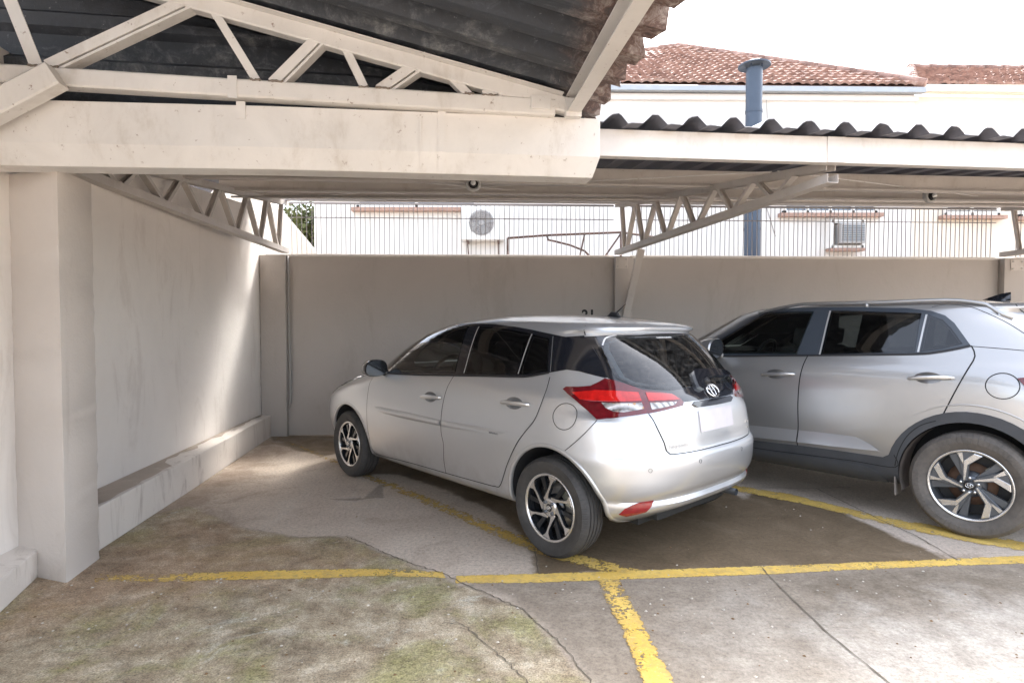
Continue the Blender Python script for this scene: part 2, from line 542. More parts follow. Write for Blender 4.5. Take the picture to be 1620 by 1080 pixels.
GP = {"moss":[[-1.757,1.442],[-3.296,2.743],[-2.457,2.803],[-2.414,3.147],[-2.556,3.636],[-2.686,4.302],[-2.484,4.527],[-1.868,4.033],[-1.412,3.853],[-1.107,3.876],[-0.725,3.536],[-0.423,3.267],[-0.253,3.124],[-0.032,2.965],[0.119,2.743],[0.239,2.453],[0.352,2.161],[0.301,1.442]],"wet":[[0.134,3.267],[0.112,3.72],[-0.094,4.345],[-0.593,5.018],[-1.129,5.531],[-1.46,5.438],[-1.564,6.947],[1.607,5.158],[1.806,4.942],[1.867,4.691],[2.007,4.886],[2.42,4.592],[2.489,4.204],[2.533,3.853],[2.628,3.469],[1.455,3.37],[0.68,3.317]],"stain":[[-2.542,3.615],[-2.826,4.691],[-2.888,5.602],[-2.946,7.137],[-2.645,6.947],[-2.398,5.726],[-2.293,4.96],[-2.338,4.527],[-1.619,3.853],[-1.945,3.536],[-2.265,3.442]],"pale":[[1.354,2.603],[1.705,2.866],[1.93,2.743],[2.34,2.965],[2.79,2.898],[1.725,1.442],[1.092,1.442]],"pale2":[[0.72,2.657],[1.186,2.965],[1.277,2.453],[1.202,2.125],[0.773,2.09]],"brown":[[1.457,3.25],[2.108,3.309],[3.019,3.37],[2.664,2.898],[2.054,2.834],[1.729,2.803],[1.469,2.714]],"l1a_up":[[-2.34,3.284],[-1.985,3.284],[-1.643,3.309],[-1.191,3.343],[-0.762,3.361],[-0.394,3.317]],"l1a_lo":[[-2.26,3.17],[-1.922,3.178],[-1.595,3.21],[-1.15,3.226],[-0.739,3.259],[-0.367,3.234]],"l1b_up":[[-0.31,3.259],[0.142,3.284],[0.682,3.326],[1.617,3.405],[2.604,3.498],[3.432,3.575]],"l1b_lo":[[-0.308,3.17],[0.137,3.178],[0.485,3.21],[1.418,3.284],[2.529,3.396],[3.323,3.46]],"l2_up":[[-2.958,7.338],[-2.395,6.767],[-1.935,6.218],[-1.217,5.393],[-0.545,4.608],[-0.043,3.996],[0.351,3.615],[0.727,3.335]],"l2_lo":[[-2.801,7.06],[-2.312,6.53],[-1.856,5.962],[-1.155,5.117],[-0.518,4.374],[-0.041,3.785],[0.263,3.479],[0.542,3.3]],"l3_up":[[1.636,5.438],[1.945,5.097],[2.286,4.831],[2.677,4.287],[2.998,4.033],[3.286,3.763],[3.575,3.488]],"l3_lo":[[1.539,5.305],[1.859,4.942],[2.297,4.543],[2.535,4.204],[2.712,3.996],[3.008,3.72],[3.301,3.517]],"l4_l":[[0.467,3.202],[0.486,2.898],[0.508,2.603],[0.516,2.319],[0.526,1.931]],"l4_r":[[0.589,3.21],[0.602,2.931],[0.621,2.603],[0.627,2.328],[0.642,1.931]],"joint1":[[1.437,3.37],[1.428,3.21],[1.433,2.646],[1.476,2.257]],"joint2":[[2.589,5.018],[2.634,4.218],[2.673,3.876],[2.646,3.479]],"joint3":[[1.678,5.037],[2.589,5.018],[2.897,5.037]],"joint4":[[0.12,3.971],[0.141,3.636],[0.149,3.292]],"crack1":[[-1.107,3.876],[-0.953,3.763],[-0.821,3.626],[-0.593,3.432],[-0.392,3.3],[-0.255,3.147],[-0.149,3.064],[-0.032,2.952],[0.062,2.866],[0.119,2.743],[0.197,2.603],[0.253,2.453],[0.319,2.257]],"crack2":[[-0.327,2.743],[-0.238,2.743],[-0.14,2.593],[-0.054,2.477],[-0.013,2.407],[0.074,2.257]],"oil":[[-1.194,4.725],[-1.159,5.137],[-1.106,5.199],[-1.093,4.96],[-1.027,4.725],[-1.122,4.743],[-1.252,4.658],[-1.488,4.691],[-1.275,4.743]],"nweb":[[[-0.031,3.011],[0.083,2.691]],[[0.857,3.067],[0.159,2.686]],[[0.888,3.068],[1.132,2.662]],[[1.487,2.926],[1.234,2.657]],[[1.552,2.913],[1.677,2.655]],[[2.008,2.814],[1.776,2.643]],[[2.041,2.813],[2.231,2.636]],[[2.46,2.708],[2.335,2.634]]],"mweb":[[0.018,0.043],[0.13,0.063],[0.139,0.186],[0.275,0.201],[0.275,0.336],[0.431,0.356],[0.442,0.499],[0.602,0.526],[0.621,0.676],[0.759,0.692],[0.774,0.822],[0.893,0.847]]}
# ------------------------------------------------------------------ materials of the place
def ground_mat():
    m, nt, b = newmat("stained_concrete")
    v = coord(nt)
    def att(n):
        a = nd(nt, "ShaderNodeAttribute"); a.attribute_name = n; return a.outputs["Fac"]
    n1 = noise(nt, v, 1.1, 8, .62, .3); n2 = noise(nt, v, 6.5, 8, .68); n3 = noise(nt, v, 45, 6, .7)
    n4 = noise(nt, v, 2.7, 10, .7, .6); n5 = noise(nt, v, 190, 3, .6)
    vs = coord(nt, "Object", (1.0, .28, 1.0)); n6 = noise(nt, vs, 5.0, 8, .65, .4)
    base = ramp(nt, n1, [(.3, (.46, .375, .30)), (.5, (.56, .47, .385)), (.72, (.64, .555, .465))])
    base = mix(nt, mth(nt, "MULTIPLY", sstep(nt, n4, .5, .72), .55), base, (.36, .28, .215))
    base = mix(nt, mth(nt, "MULTIPLY", sstep(nt, n6, .52, .7), .45), base, (.60, .535, .455))
    def mask(name, w, amp, nz):
        d = mth(nt, "ADD", att(name), mth(nt, "MULTIPLY", mth(nt, "SUBTRACT", nz, .5), amp))
        return sstep(nt, d, -w, w)
    # bare apron; its paler patches paint in the sunlight falling there
    pale = mth(nt, "MAXIMUM", mask("pale", .30, 1.3, n4), mth(nt, "MULTIPLY", mask("pale2", .30, 1.2, n4), .55))
    open_ = mth(nt, "MULTIPLY", mask("apron", .10, .25, n2), .75)
    ap = ramp(nt, n2, [(.3, (.098, .080, .057)), (.52, (.180, .151, .114)), (.7, (.268, .233, .184))])
    base = mix(nt, open_, base, ap)
    base = mix(nt, mth(nt, "MULTIPLY", mask("brown", .2, .7, n4), .8), base, ramp(nt, n2, [(.35, (.125, .098, .068)), (.65, (.235, .195, .15))]))
    base = mix(nt, mth(nt, "MULTIPLY", pale, .85), base, ramp(nt, n2, [(.3, (.29, .26, .222)), (.6, (.48, .445, .395))]))
    # damp, oil-dark bay
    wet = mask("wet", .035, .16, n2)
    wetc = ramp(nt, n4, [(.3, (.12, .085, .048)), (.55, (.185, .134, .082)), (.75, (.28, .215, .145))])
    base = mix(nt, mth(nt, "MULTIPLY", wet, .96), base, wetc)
    # dirt along the kerb
    st = mth(nt, "MULTIPLY", mask("stain", .22, .9, n4), .85)
    base = mix(nt, st, base, ramp(nt, n2, [(.3, (.22, .16, .115)), (.7, (.42, .335, .265))]))
    # moss and lichen on the front slab
    ms = mask("moss", .03, .14, n2)
    mc = ramp(nt, n2, [(.28, (.19, .145, .095)), (.42, (.335, .268, .183)), (.55, (.455, .382, .275)), (.68, (.60, .535, .42))])
    green = ramp(nt, n3, [(.3, (.165, .168, .05)), (.7, (.36, .352, .135))])
    mc = mix(nt, mth(nt, "MULTIPLY", sstep(nt, noise(nt, v, 1.7, 7, .66, .5), .46, .62), .65), mc, green)
    mc = mix(nt, mth(nt, "MULTIPLY", sstep(nt, noise(nt, v, 2.3, 9, .72, .8), .56, .68), .75), mc, (.62, .60, .51))
    mc = mix(nt, mth(nt, "MULTIPLY", mask("rust", .3, .8, n4), .7), mc, ramp(nt, n2, [(.3, (.31, .19, .11)), (.7, (.52, .375, .26))]))
    base = mix(nt, ms, base, mc)
    oil = mask("oil", .012, .05, n2)
    base = mix(nt, mth(nt, "MULTIPLY", oil, .5), base, (.13, .11, .09))
    base = mix(nt, mth(nt, "MULTIPLY", ms, .6), base, mix(nt, 1.0, base, ramp(nt, noise(nt, v, 3.6, 10, .74, .9), [(.34, .55), (.48, .98), (.62, 1.22)]), "MULTIPLY"))
    p2 = sstep(nt, noise(nt, v, 58, 4, .6, .4), .63, .70)
    base = mix(nt, mth(nt, "MULTIPLY", p2, mth(nt, "MULTIPLY_ADD", ms, .55, .12)), base, (.055, .048, .034))
    p3 = sstep(nt, noise(nt, v, 77, 4, .6, .4), .67, .72)
    base = mix(nt, mth(nt, "MULTIPLY", p3, mth(nt, "MULTIPLY_ADD", ms, .6, .1)), base, (.62, .60, .52))
    # grain and pits
    gr = ramp(nt, n3, [(.28, .62), (.5, 1.0), (.72, 1.22)])
    n7 = noise(nt, v, 120, 6, .75)
    base = mix(nt, mth(nt, "MULTIPLY_ADD", ms, .5, .22), base, mix(nt, 1.0, base, ramp(nt, n7, [(.38, .38), (.5, 1.0), (.62, 1.50)]), "MULTIPLY"))
    base = mix(nt, 1.0, base, gr, "MULTIPLY")
    pit = sstep(nt, n5, .66, .72)
    base = mix(nt, mth(nt, "MULTIPLY", pit, mth(nt, "MULTIPLY_ADD", ms, .6, .2)), base, (.045, .04, .032))
    L(nt, base, b.inputs["Base Color"])
    ro = mth(nt, "SUBTRACT", .92, mth(nt, "MULTIPLY", wet, mth(nt, "MULTIPLY_ADD", n4, .5, .22)))
    L(nt, ro, b.inputs["Roughness"])
    h = mth(nt, "ADD", mth(nt, "MULTIPLY", n3, mth(nt, "MULTIPLY_ADD", ms, 1.3, .35)), mth(nt, "MULTIPLY", n2, mth(nt, "MULTIPLY_ADD", ms, 1.6, .3)))
    bump(nt, b, h, .55, .012)
    return m

def paint_line_mat():
    m, nt, b = newmat("worn_yellow_paint")
    v = coord(nt)
    a = nd(nt, "ShaderNodeAttribute"); a.attribute_name = "wear"
    n2 = noise(nt, v, 14, 8, .7); n3 = noise(nt, v, 60, 5, .7); n1 = noise(nt, v, 3, 5, .6)
    c = ramp(nt, n1, [(.3, (.70, .45, .085)), (.7, (.84, .60, .16))])
    c = mix(nt, mth(nt, "MULTIPLY", sstep(nt, n2, .45, .70), .65), c, (.38, .27, .13))
    c = mix(nt, mth(nt, "MULTIPLY", sstep(nt, noise(nt, v, 2.2, 8, .7, .6), .50, .64), .30), c, (.30, .235, .15))
    c = mix(nt, mth(nt, "MULTIPLY", sstep(nt, n3, .56, .68), .5), c, (.80, .66, .30))
    c = mix(nt, mth(nt, "MULTIPLY", sstep(nt, a.outputs["Fac"], .30, .75), .75), c, (.40, .26, .10))
    L(nt, c, b.inputs["Base Color"]); b.inputs["Roughness"].default_value = .8
    tr = nd(nt, "ShaderNodeBsdfTransparent"); mx = nd(nt, "ShaderNodeMixShader")
    k = mth(nt, "ADD", mth(nt, "MULTIPLY", n2, .6), mth(nt, "MULTIPLY", n3, .4))
    # wear 0 fresh .. 1 nearly gone
    k2 = mth(nt, "SUBTRACT", k, mth(nt, "MULTIPLY", a.outputs["Fac"], .34))
    al = sstep(nt, k2, .30, .36)
    L(nt, al, mx.inputs[0]); L(nt, tr.outputs[0], mx.inputs[1]); L(nt, b.outputs[0], mx.inputs[2])
    L(nt, mx.outputs[0], nt.nodes["Material Output"].inputs["Surface"])
    bump(nt, b, n3, .3, .006)
    return m

def plaster(name, col, var=.06, dirt=(.30, .25, .20), dirt_amt=.35, b1=.35):
    m, nt, b = newmat(name)
    v = coord(nt)
    n1 = noise(nt, v, .9, 6, .6, .4); n2 = noise(nt, v, 38, 5, .65); n3 = noise(nt, coord(nt, "Object", (2.0, 2.0, .5)), 1.6, 9, .72, .8)
    n4 = noise(nt, v, 7, 8, .7)
    c = ramp(nt, n1, [(.3, [x*(1-var) for x in col]), (.7, [x*(1+var) for x in col])])
    c = mix(nt, mth(nt, "MULTIPLY", sstep(nt, n3, .52, .68), dirt_amt), c, dirt)
    c = mix(nt, mth(nt, "MULTIPLY", sstep(nt, n4, .64, .74), dirt_amt*.8), c, dirt)
    L(nt, c, b.inputs["Base Color"]); b.inputs["Roughness"].default_value = .88
    h = mth(nt, "ADD", mth(nt, "MULTIPLY", n2, .5), n4)
    bump(nt, b, h, b1, .008)
    return m

def painted_steel(name, col, rust=.35, rough=.5):
    m, nt, b = newmat(name)
    v = coord(nt)
    n1 = noise(nt, v, 2.2, 7, .65, .5); n2 = noise(nt, v, 24, 8, .72); n3 = noise(nt, coord(nt, "Object", (1.0, 1.0, .45)), 6, 8, .72, .2)
    c = ramp(nt, n1, [(.3, [x*.9 for x in col]), (.7, [min(1, x*1.07) for x in col])])
    c = mix(nt, mth(nt, "MULTIPLY", sstep(nt, n3, .50, .74), .42), c, (col[0]*.60, col[1]*.54, col[2]*.47))
    c = mix(nt, mth(nt, "MULTIPLY", sstep(nt, n2, .62, .69), rust), c, (.16, .085, .05))
    L(nt, c, b.inputs["Base Color"]); b.inputs["Roughness"].default_value = rough
    bump(nt, b, mth(nt, "ADD", n1, mth(nt, "MULTIPLY", n2, .4)), .18, .006)
    return m

def sheet_mat(name, dark, light, k=(.45, .65), eave=None, stretch=None):
    m, nt, b = newmat(name)
    v = coord(nt)
    vs = coord(nt, "Object", stretch) if stretch else v
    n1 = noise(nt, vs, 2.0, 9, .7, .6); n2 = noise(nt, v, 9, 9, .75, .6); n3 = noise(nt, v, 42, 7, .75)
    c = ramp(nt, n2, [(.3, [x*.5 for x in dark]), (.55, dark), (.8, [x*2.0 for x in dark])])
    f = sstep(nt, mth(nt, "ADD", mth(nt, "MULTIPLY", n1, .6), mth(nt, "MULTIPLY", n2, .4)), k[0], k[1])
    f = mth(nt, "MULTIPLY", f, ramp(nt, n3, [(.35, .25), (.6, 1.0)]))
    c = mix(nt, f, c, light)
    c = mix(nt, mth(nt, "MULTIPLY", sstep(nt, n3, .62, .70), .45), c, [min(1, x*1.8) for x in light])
    if eave:
        sx = nd(nt, "ShaderNodeSeparateXYZ"); L(nt, v, sx.inputs[0])
        e = sstep(nt, mth(nt, "ADD", sx.outputs[0], mth(nt, "MULTIPLY", mth(nt, "SUBTRACT", n2, .5), .5)), eave[0], eave[1])
        lc = ramp(nt, noise(nt, v, 17, 8, .75, .8), [(.32, (.05, .045, .045)), (.46, (.13, .075, .06)), (.55, (.26, .21, .19)), (.68, (.46, .40, .37))])
        c = mix(nt, mth(nt, "MULTIPLY", e, .9), c, lc)
    L(nt, c, b.inputs["Base Color"]); L(nt, ramp(nt, n2, [(.3, .45), (.7, .85)]), b.inputs["Roughness"])
    bump(nt, b, mth(nt, "ADD", n2, mth(nt, "MULTIPLY", n3, .5)), .4, .01)
    return m

def tile_mat():
    m, nt, b = newmat("clay_tiles")
    v = coord(nt)
    n1 = noise(nt, v, 3.2, 6, .7); n2 = noise(nt, v, 16, 6, .7)
    c = ramp(nt, n1, [(.30, (.15, .095, .080)), (.44, (.26, .155, .125)), (.56, (.35, .22, .18)), (.72, (.43, .33, .285))])
    c = mix(nt, mth(nt, "MULTIPLY", sstep(nt, n2, .52, .68), .7), c, (.13, .10, .085))
    L(nt, c, b.inputs["Base Color"]); b.inputs["Roughness"].default_value = .85
    return m

def leaf_mat():
    m, nt, b = newmat("leaves")
    v = coord(nt)
    c = ramp(nt, noise(nt, v, 3.5, 4, .7), [(.3, (.05, .07, .022)), (.55, (.12, .14, .045)), (.75, (.22, .21, .08))])
    L(nt, c, b.inputs["Base Color"]); b.inputs["Roughness"].default_value = .6
    return m

M = dict(
    ground=ground_mat(), line=paint_line_mat(),
    wall=plaster("cream_plaster", (.81, .77, .73), dirt=(.52, .46, .41), dirt_amt=.32, b1=.5),  # cream paint made lighter for the light from the open side
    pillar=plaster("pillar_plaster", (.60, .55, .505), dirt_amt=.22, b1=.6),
    backwall=plaster("shaded_back_plaster", (.47, .437, .41), dirt=(.38, .34, .305), dirt_amt=.4, b1=.5),  # same wall paint, darkened to carry the canopy's shade
    kerb=plaster("kerb_plaster", (.74, .69, .64), dirt=(.22, .16, .12), dirt_amt=.5, b1=.5),
    kerbtop=plaster("dirty_kerb_top", (.44, .37, .31), var=.3, dirt=(.60, .54, .48), dirt_amt=.8, b1=.7),
    white=plaster("white_house", (.74, .72, .69), dirt_amt=.12, b1=.2),
    cream=plaster("cream_house", (.74, .67, .575), dirt_amt=.12, b1=.2),
    steel=painted_steel("cream_steel", (.68, .657, .63), .8),
    gutter=painted_steel("gutter_paint", (.70, .675, .645), .6, .45),
    fascia=painted_steel("pale_steel", (.74, .70, .66), .12, .4),
    steel2=painted_steel("grey_cream_steel", (.56, .52, .485), .25, .5),
    bars=simple("grey_bars", (.30, .28, .275), .5, .3),
    rail=painted_steel("white_rail", (.72, .69, .66), .2),
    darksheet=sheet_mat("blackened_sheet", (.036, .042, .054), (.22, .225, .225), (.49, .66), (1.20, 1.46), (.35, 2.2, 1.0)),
    farsheet=sheet_mat("weathered_sheet", (.33, .33, .34), (.50, .49, .48), (.5, .75)),
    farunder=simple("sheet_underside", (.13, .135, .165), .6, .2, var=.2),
    tiles=tile_mat(), leaves=leaf_mat(),
    bark=simple("bark", (.11, .08, .06), .9, var=.3, bmp=.6, bscale=30),
    bluepipe=simple("blue_grey_pipe", (.055, .076, .11), .45, .2, var=.08),
    zinc=simple("zinc_gutter", (.36, .38, .40), .45, .5, var=.1),
    whiteplastic=simple("white_plastic", (.78, .77, .74), .4),
    greyplastic=simple("grey_plastic", (.35, .34, .33), .5),
    pane=simple("window_pane", (.10, .13, .17), .06, spec=.8),
    sill=simple("brick_sill", (.36, .235, .185), .8, var=.2, vscale=14),
    rusty=simple("rusty_iron", (.13, .085, .07), .8, var=.35, vscale=12),
    joint=simple("slab_joint_dirt", (.15, .127, .098), .95),
    greyplastic2=simple("pale_grey_plastic", (.50, .49, .47), .45),
    weld=simple("grimy_weld", (.20, .165, .135), .8, var=.4, vscale=40),
    black=simple("black_paint", (.012, .012, .013), .6),
    chip=simple("pale_grit", (.55, .5, .43), .9, var=.3),
    leaf2=simple("dry_leaf", (.20, .12, .06), .9, var=.4),
    bolt=simple("galvanised_bolt", (.4, .39, .37), .4, .7),
    glasswhite=simple("milky_glass", (.72, .72, .70), .15, coat=.4),
)

def sd_poly(px, py, poly):
    P = np.array(poly); n = len(P)
    d = np.full(px.shape, 1e9); ins = np.zeros(px.shape, bool)
    for i in range(n):
        a = P[i]; b = P[(i+1) % n]
        e = b-a; wx = px-a[0]; wy = py-a[1]
        t = np.clip((wx*e[0]+wy*e[1])/max(1e-9, e@e), 0, 1)
        d = np.minimum(d, (wx-e[0]*t)**2+(wy-e[1]*t)**2)
        c = ((a[1] > py) != (b[1] > py))
        with np.errstate(divide='ignore', invalid='ignore'):
            xi = (b[0]-a[0])*(py-a[1])/(b[1]-a[1])+a[0]
        ins ^= c & (px < xi)
    d = np.sqrt(d)
    return np.where(ins, d, -d)

# ------------------------------------------------------------------ ground
def build_ground():
    xs = np.concatenate([[-160, -60, -25, -12, -7], np.arange(-4.4, 7.0, .05), [8, 12, 25, 60, 160]])
    ys = np.concatenate([[-160, -60, -20, -8, -3, -1, 0, .6], np.arange(1.0, 8.0, .05), [9, 12, 25, 60, 160]])
    X, Y = np.meshgrid(xs, ys); nx, ny = len(xs), len(ys)
    Z = np.zeros_like(X)
    co = np.stack([X, Y, Z], -1).reshape(-1, 3)
    F = []
    for j in range(ny-1):
        r = j*nx
        F += [(r+i, r+i+1, r+nx+i+1, r+nx+i) for i in range(nx-1)]
    me = bpy.data.meshes.new("ground"); me.from_pydata([tuple(c) for c in co], [], F)
    px, py = X.ravel(), Y.ravel()
    apron = [(.05, -5), (.30, 2.2), (.1, 2.75), (-.03, 2.97), (-.25, 3.15), (-.3, 3.2), (.6, 3.27), (3.4, 3.5), (9, 4.2), (9, -5)]
    polys = dict(moss=[(p[0]-(.45 if p[0] < -2.3 and p[1] < 3.4 else 0), p[1]) for p in GP["moss"]], wet=GP["wet"], stain=GP["stain"], pale=GP["pale"], pale2=GP["pale2"], brown=GP["brown"],
                 oil=GP["oil"], apron=apron, rust=[(-2.7, 3.5), (-2.4, 2.6), (-1.7, 3.0), (-.9, 3.3), (-.7, 3.6), (-1.6, 3.9), (-2.3, 4.3)])
    for k, P in polys.items():
        a = me.attributes.new(k, "FLOAT", "POINT")
        d_ = sd_poly(px, py, P)
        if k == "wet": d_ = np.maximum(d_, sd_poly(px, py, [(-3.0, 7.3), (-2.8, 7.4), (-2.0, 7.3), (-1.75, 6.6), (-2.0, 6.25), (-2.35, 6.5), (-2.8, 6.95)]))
        a.data.foreach_set("value", d_.astype(np.float32))
    me.materials.append(M["ground"])
    o = bpy.data.objects.new("ground", me); COL.objects.link(o)
    tag(o, kind="structure")

def strip(name, up, lo, wear, z=.0022, jit=.004):
    """painted line between two traced edges"""
    def rs(P, n):
        P = [Vector((p[0], p[1])) for p in P]
        ls = [0.0]
        for a, b in zip(P, P[1:]): ls.append(ls[-1]+(b-a).length)
        out = []
        for i in range(n):
            t = ls[-1]*i/(n-1); k = 0
            while k < len(P)-2 and ls[k+1] < t: k += 1
            u = (t-ls[k])/max(1e-9, ls[k+1]-ls[k]); out.append(P[k]+(P[k+1]-P[k])*min(1, u))
        return out
    ln = sum((Vector(b)-Vector(a)).length for a, b in zip(up, up[1:])); n = max(8, int(ln/.03))
    A, B = rs(up, n), rs(lo, n)
    V = []; F = []; W = []
    for i in range(n):
        j1, j2 = random.uniform(-jit, jit), random.uniform(-jit, jit)
        d = (A[i]-B[i]).normalized()
        a = A[i]+d*j1; b = B[i]+d*j2
        t = i/(n-1)
        w = wear(t) if callable(wear) else wear
        for q, e in ((-.06, .34), (.07, .10), (.5, -.04), (.93, .10), (1.06, .34)):
            p_ = a+(b-a)*q; V.append((p_.x, p_.y, z)); W.append(w+e)
        if i: F += [((i-1)*5+q, i*5+q, i*5+q+1, (i-1)*5+q+1) for q in range(4)]
    me = bpy.data.meshes.new(name); me.from_pydata(V, [], F)
    a = me.attributes.new("wear", "FLOAT", "POINT"); a.data.foreach_set("value", np.array(W, np.float32))
    me.materials.append(M["line"])
    o = bpy.data.objects.new(name, me); COL.objects.link(o); tag(o, kind="structure")

def crack(name, pts, w, z=.0035, jit=.012, mat="joint", seg=.04):
    P = [Vector((p[0], p[1])) for p in pts]; Q = []
    for a, b in zip(P, P[1:]):
        k = max(1, int((b-a).length/seg))
        Q += [a+(b-a)*(i/k) for i in range(k)]
    Q.append(P[-1])
    V = []; F = []
    for i, q in enumerate(Q):
        t = (Q[min(i+1, len(Q)-1)]-Q[max(i-1, 0)]).normalized(); n = Vector((-t.y, t.x))
        c = q+n*random.uniform(-jit, jit); ww = w*random.uniform(.45, 1.3)/2
        V += [(c.x+n.x*ww, c.y+n.y*ww, z), (c.x-n.x*ww, c.y-n.y*ww, z)]
        if i: F.append((2*i-2, 2*i, 2*i+1, 2*i-1))
    me = bpy.data.meshes.new(name); me.from_pydata(V, [], F); me.materials.append(M[mat])
    o = bpy.data.objects.new(name, me); COL.objects.link(o); tag(o, kind="structure")

build_ground()
strip("parking_line", GP["l1a_up"], GP["l1a_lo"], lambda t: .50-.22*min(1, t*3.0) + .08*math.sin(t*9))
strip("parking_line", GP["l1b_up"], GP["l1b_lo"], lambda t: .16+.16*abs(math.sin(t*7))*(t > .45))
strip("parking_line", GP["l2_up"], GP["l2_lo"], lambda t: .66-.30*t, z=.0036)
strip("parking_line", GP["l3_up"], GP["l3_lo"], lambda t: .22+.14*math.sin(t*8)**2, z=.0036)
strip("parking_line", GP["l4_l"], GP["l4_r"], lambda t: .42-.22*t, z=.0036)
crack("slab_joint", GP["joint1"], .007, jit=.002, z=.0045)
crack("slab_joint", GP["joint2"], .007, jit=.003, z=.0045)
crack("slab_joint", GP["joint3"], .006, jit=.002)
crack("slab_joint", GP["joint4"], .007, jit=.004)
crack("slab_crack", GP["crack1"], .006, jit=.008, seg=.02)
crack("slab_crack", GP["crack2"], .005, jit=.010, seg=.018)

def grit():
    mb = MB(); rnd = random.Random(5)
    for i in range(950):
        x = rnd.uniform(-2.7, 3.6); y = rnd.uniform(2.2, 4.6)
        if y > 3.25 and rnd.random() < .88: continue
        s = rnd.uniform(.0025, .0095)
        a = rnd.uniform(0, PI); mb.cur = 0 if rnd.random() < .7 else 1
        p = [Vector((math.cos(a+2*PI*k/5)*s*rnd.uniform(.6, 1.2), math.sin(a+2*PI*k/5)*s*rnd.uniform(.6, 1.2), 0)) for k in range(5)]
        c = Vector((x, y, .001)); top = Vector((x, y, s*.7))
        n = len(mb.v); mb.add([c+q for q in p]+[top], [(k, (k+1) % 5, 5) for k in range(5)])
    o = mb.build("grit", [M["chip"], M["leaf2"]]); tag(o, kind="stuff")
grit()

# ------------------------------------------------------------------ walls
def bwY(x): return 7.42+.045*(x+2.8)     # face of the back wall
def lwX(y): return -2.84-.085*(y-4.05)   # face of the left wall
t = thing("back_wall", "long grey beige plastered wall behind both cars, below the bar fence", "wall", (1.5, bwY(1.5), 0))
mb = MB(); a, b = -3.4, 10.0
mb.prism([(a, bwY(a), 0), (b, bwY(b), 0), (b, bwY(b)+.16, 0), (a, bwY(a)+.16, 0)], (0, 0, 2.235))
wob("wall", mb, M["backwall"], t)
mb = MB()
mb.prism([(a, bwY(a)-.012, 2.236), (b, bwY(b)-.012, 2.236), (b, bwY(b)+.17, 2.236), (a, bwY(a)+.17, 2.236)], (0, 0, .022))
wob("coping", mb, M["rail"], t)
# stencilled bay number
fc = bpy.data.curves.new("n", "FONT"); fc.body = "21"; fc.size = .165; fc.extrude = .0008; fc.offset = .006; fc.space_character = 1.08
fo = bpy.data.objects.new("n", fc); COL.objects.link(fo)
dg = bpy.context.evaluated_depsgraph_get(); nm = bpy.data.meshes.new_from_object(fo.evaluated_get(dg))
bpy.data.objects.remove(fo)
o = bpy.data.objects.new("bay_number", nm); COL.objects.link(o); nm.materials.clear(); nm.materials.append(M["black"])
o.parent = t
ang = math.atan(.045)
o.location = (0.892-t.location.x, bwY(.892)-.003-t.location.y, 1.462); o.rotation_euler = (PI/2, 0, ang)

t = thing("side_wall", "cream plastered side wall on the left, raked top under the far canopy", "wall", (lwX(4), 4, 0))
mb = MB()
def lw(y0, z0, y1, z1):
    mb.prism([(lwX(y0), y0, 0), (lwX(y1), y1, 0), (lwX(y1), y1, z1), (lwX(y0), y0, z0)], (-.18, -.015, 0))
lw(3.5, 2.50, 7.60, 2.84)
lw(-.6, 2.9, 3.5, 2.9)
wob("wall", mb, M["wall"], t)

t = thing("concrete_pillar", "square cream concrete pillar at the left edge holding the box gutter", "pillar", (-2.6, 3.35, 0))
def rough_shaft(poly, h, seed, j=.004, dz=.05):
    """plastered shaft whose arrises wander a little and are chipped"""
    rnd = random.Random(seed); mb = MB(); V = []; n = len(poly); k = int(h/dz)
    P = [Vector((p[0], p[1], 0)) for p in poly]; ce = sum(P, Vector())/n
    pts = []
    for i in range(n):                 # each corner becomes a small rounded arris, with mid-face points
        a, b, c = P[i-1], P[i], P[(i+1) % n]
        pts += [b+(a-b).normalized()*.014, b+(ce-b).normalized()*.004, b+(c-b).normalized()*.014]
    m = len(pts)
    for q in range(k+1):
        z = h*q/k
        for i, p in enumerate(pts):
            o = (ce-p).normalized()
            d = rnd.gauss(0, j*.5) + (rnd.uniform(0, j*3) if rnd.random() < .12 and i % 3 == 1 else 0)
            V.append((p.x+o.x*d, p.y+o.y*d, z))
    F = [(q*m+i, q*m+(i+1) % m, (q+1)*m+(i+1) % m, (q+1)*m+i) for q in range(k) for i in range(m)]
    F += [tuple(range(m-1, -1, -1)), tuple(range(k*m, k*m+m))]
    mb.add(V, F); return mb
mb = rough_shaft([(-2.414, 3.17), (-2.475, 3.52), (-2.86, 3.62), (-2.80, 3.305)], 2.226, 2)
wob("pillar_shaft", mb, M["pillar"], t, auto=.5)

def pier(label, x0, x1, y0, h, group=None):
    t = thing("wall_pier", label, "pier", ((x0+x1)/2, y0, 0), 0, group)
    mb = MB(); mb = rough_shaft([(x0, y0), (x1, y0+.045*(x1-x0)), (x1, bwY(x1)-.003), (x0, bwY(x0)-.003)], h, int(x0*7)+90, .003)
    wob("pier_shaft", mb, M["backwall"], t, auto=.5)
    return t
pier("plain plastered pier in the corner where the side wall meets the back wall", -3.115, -2.80, 7.33, 2.25)
pm = pier("plastered pier behind the silver hatchback with a steel strut bolted to it", 1.30, 1.53, 7.51, 2.25)
pr = pier("plastered pier at the right edge above the grey car's roof", 6.40, 6.68, 7.73, 2.25)
t = thing("drain_pipe", "thin grey pipe running down beside the corner pier", "pipe", (-2.78, 7.39, .35))
mb = MB(); mb.smooth = True
mb.tube([(-2.785, 7.385, 2.24), (-2.775, 7.385, 2.0), (-2.782, 7.385, 1.6), (-2.768, 7.385, 1.0), (-2.765, 7.385, .42), (-2.79, 7.38, .34)], .013, 8)
wob("pipe", mb, M["greyplastic"], t)

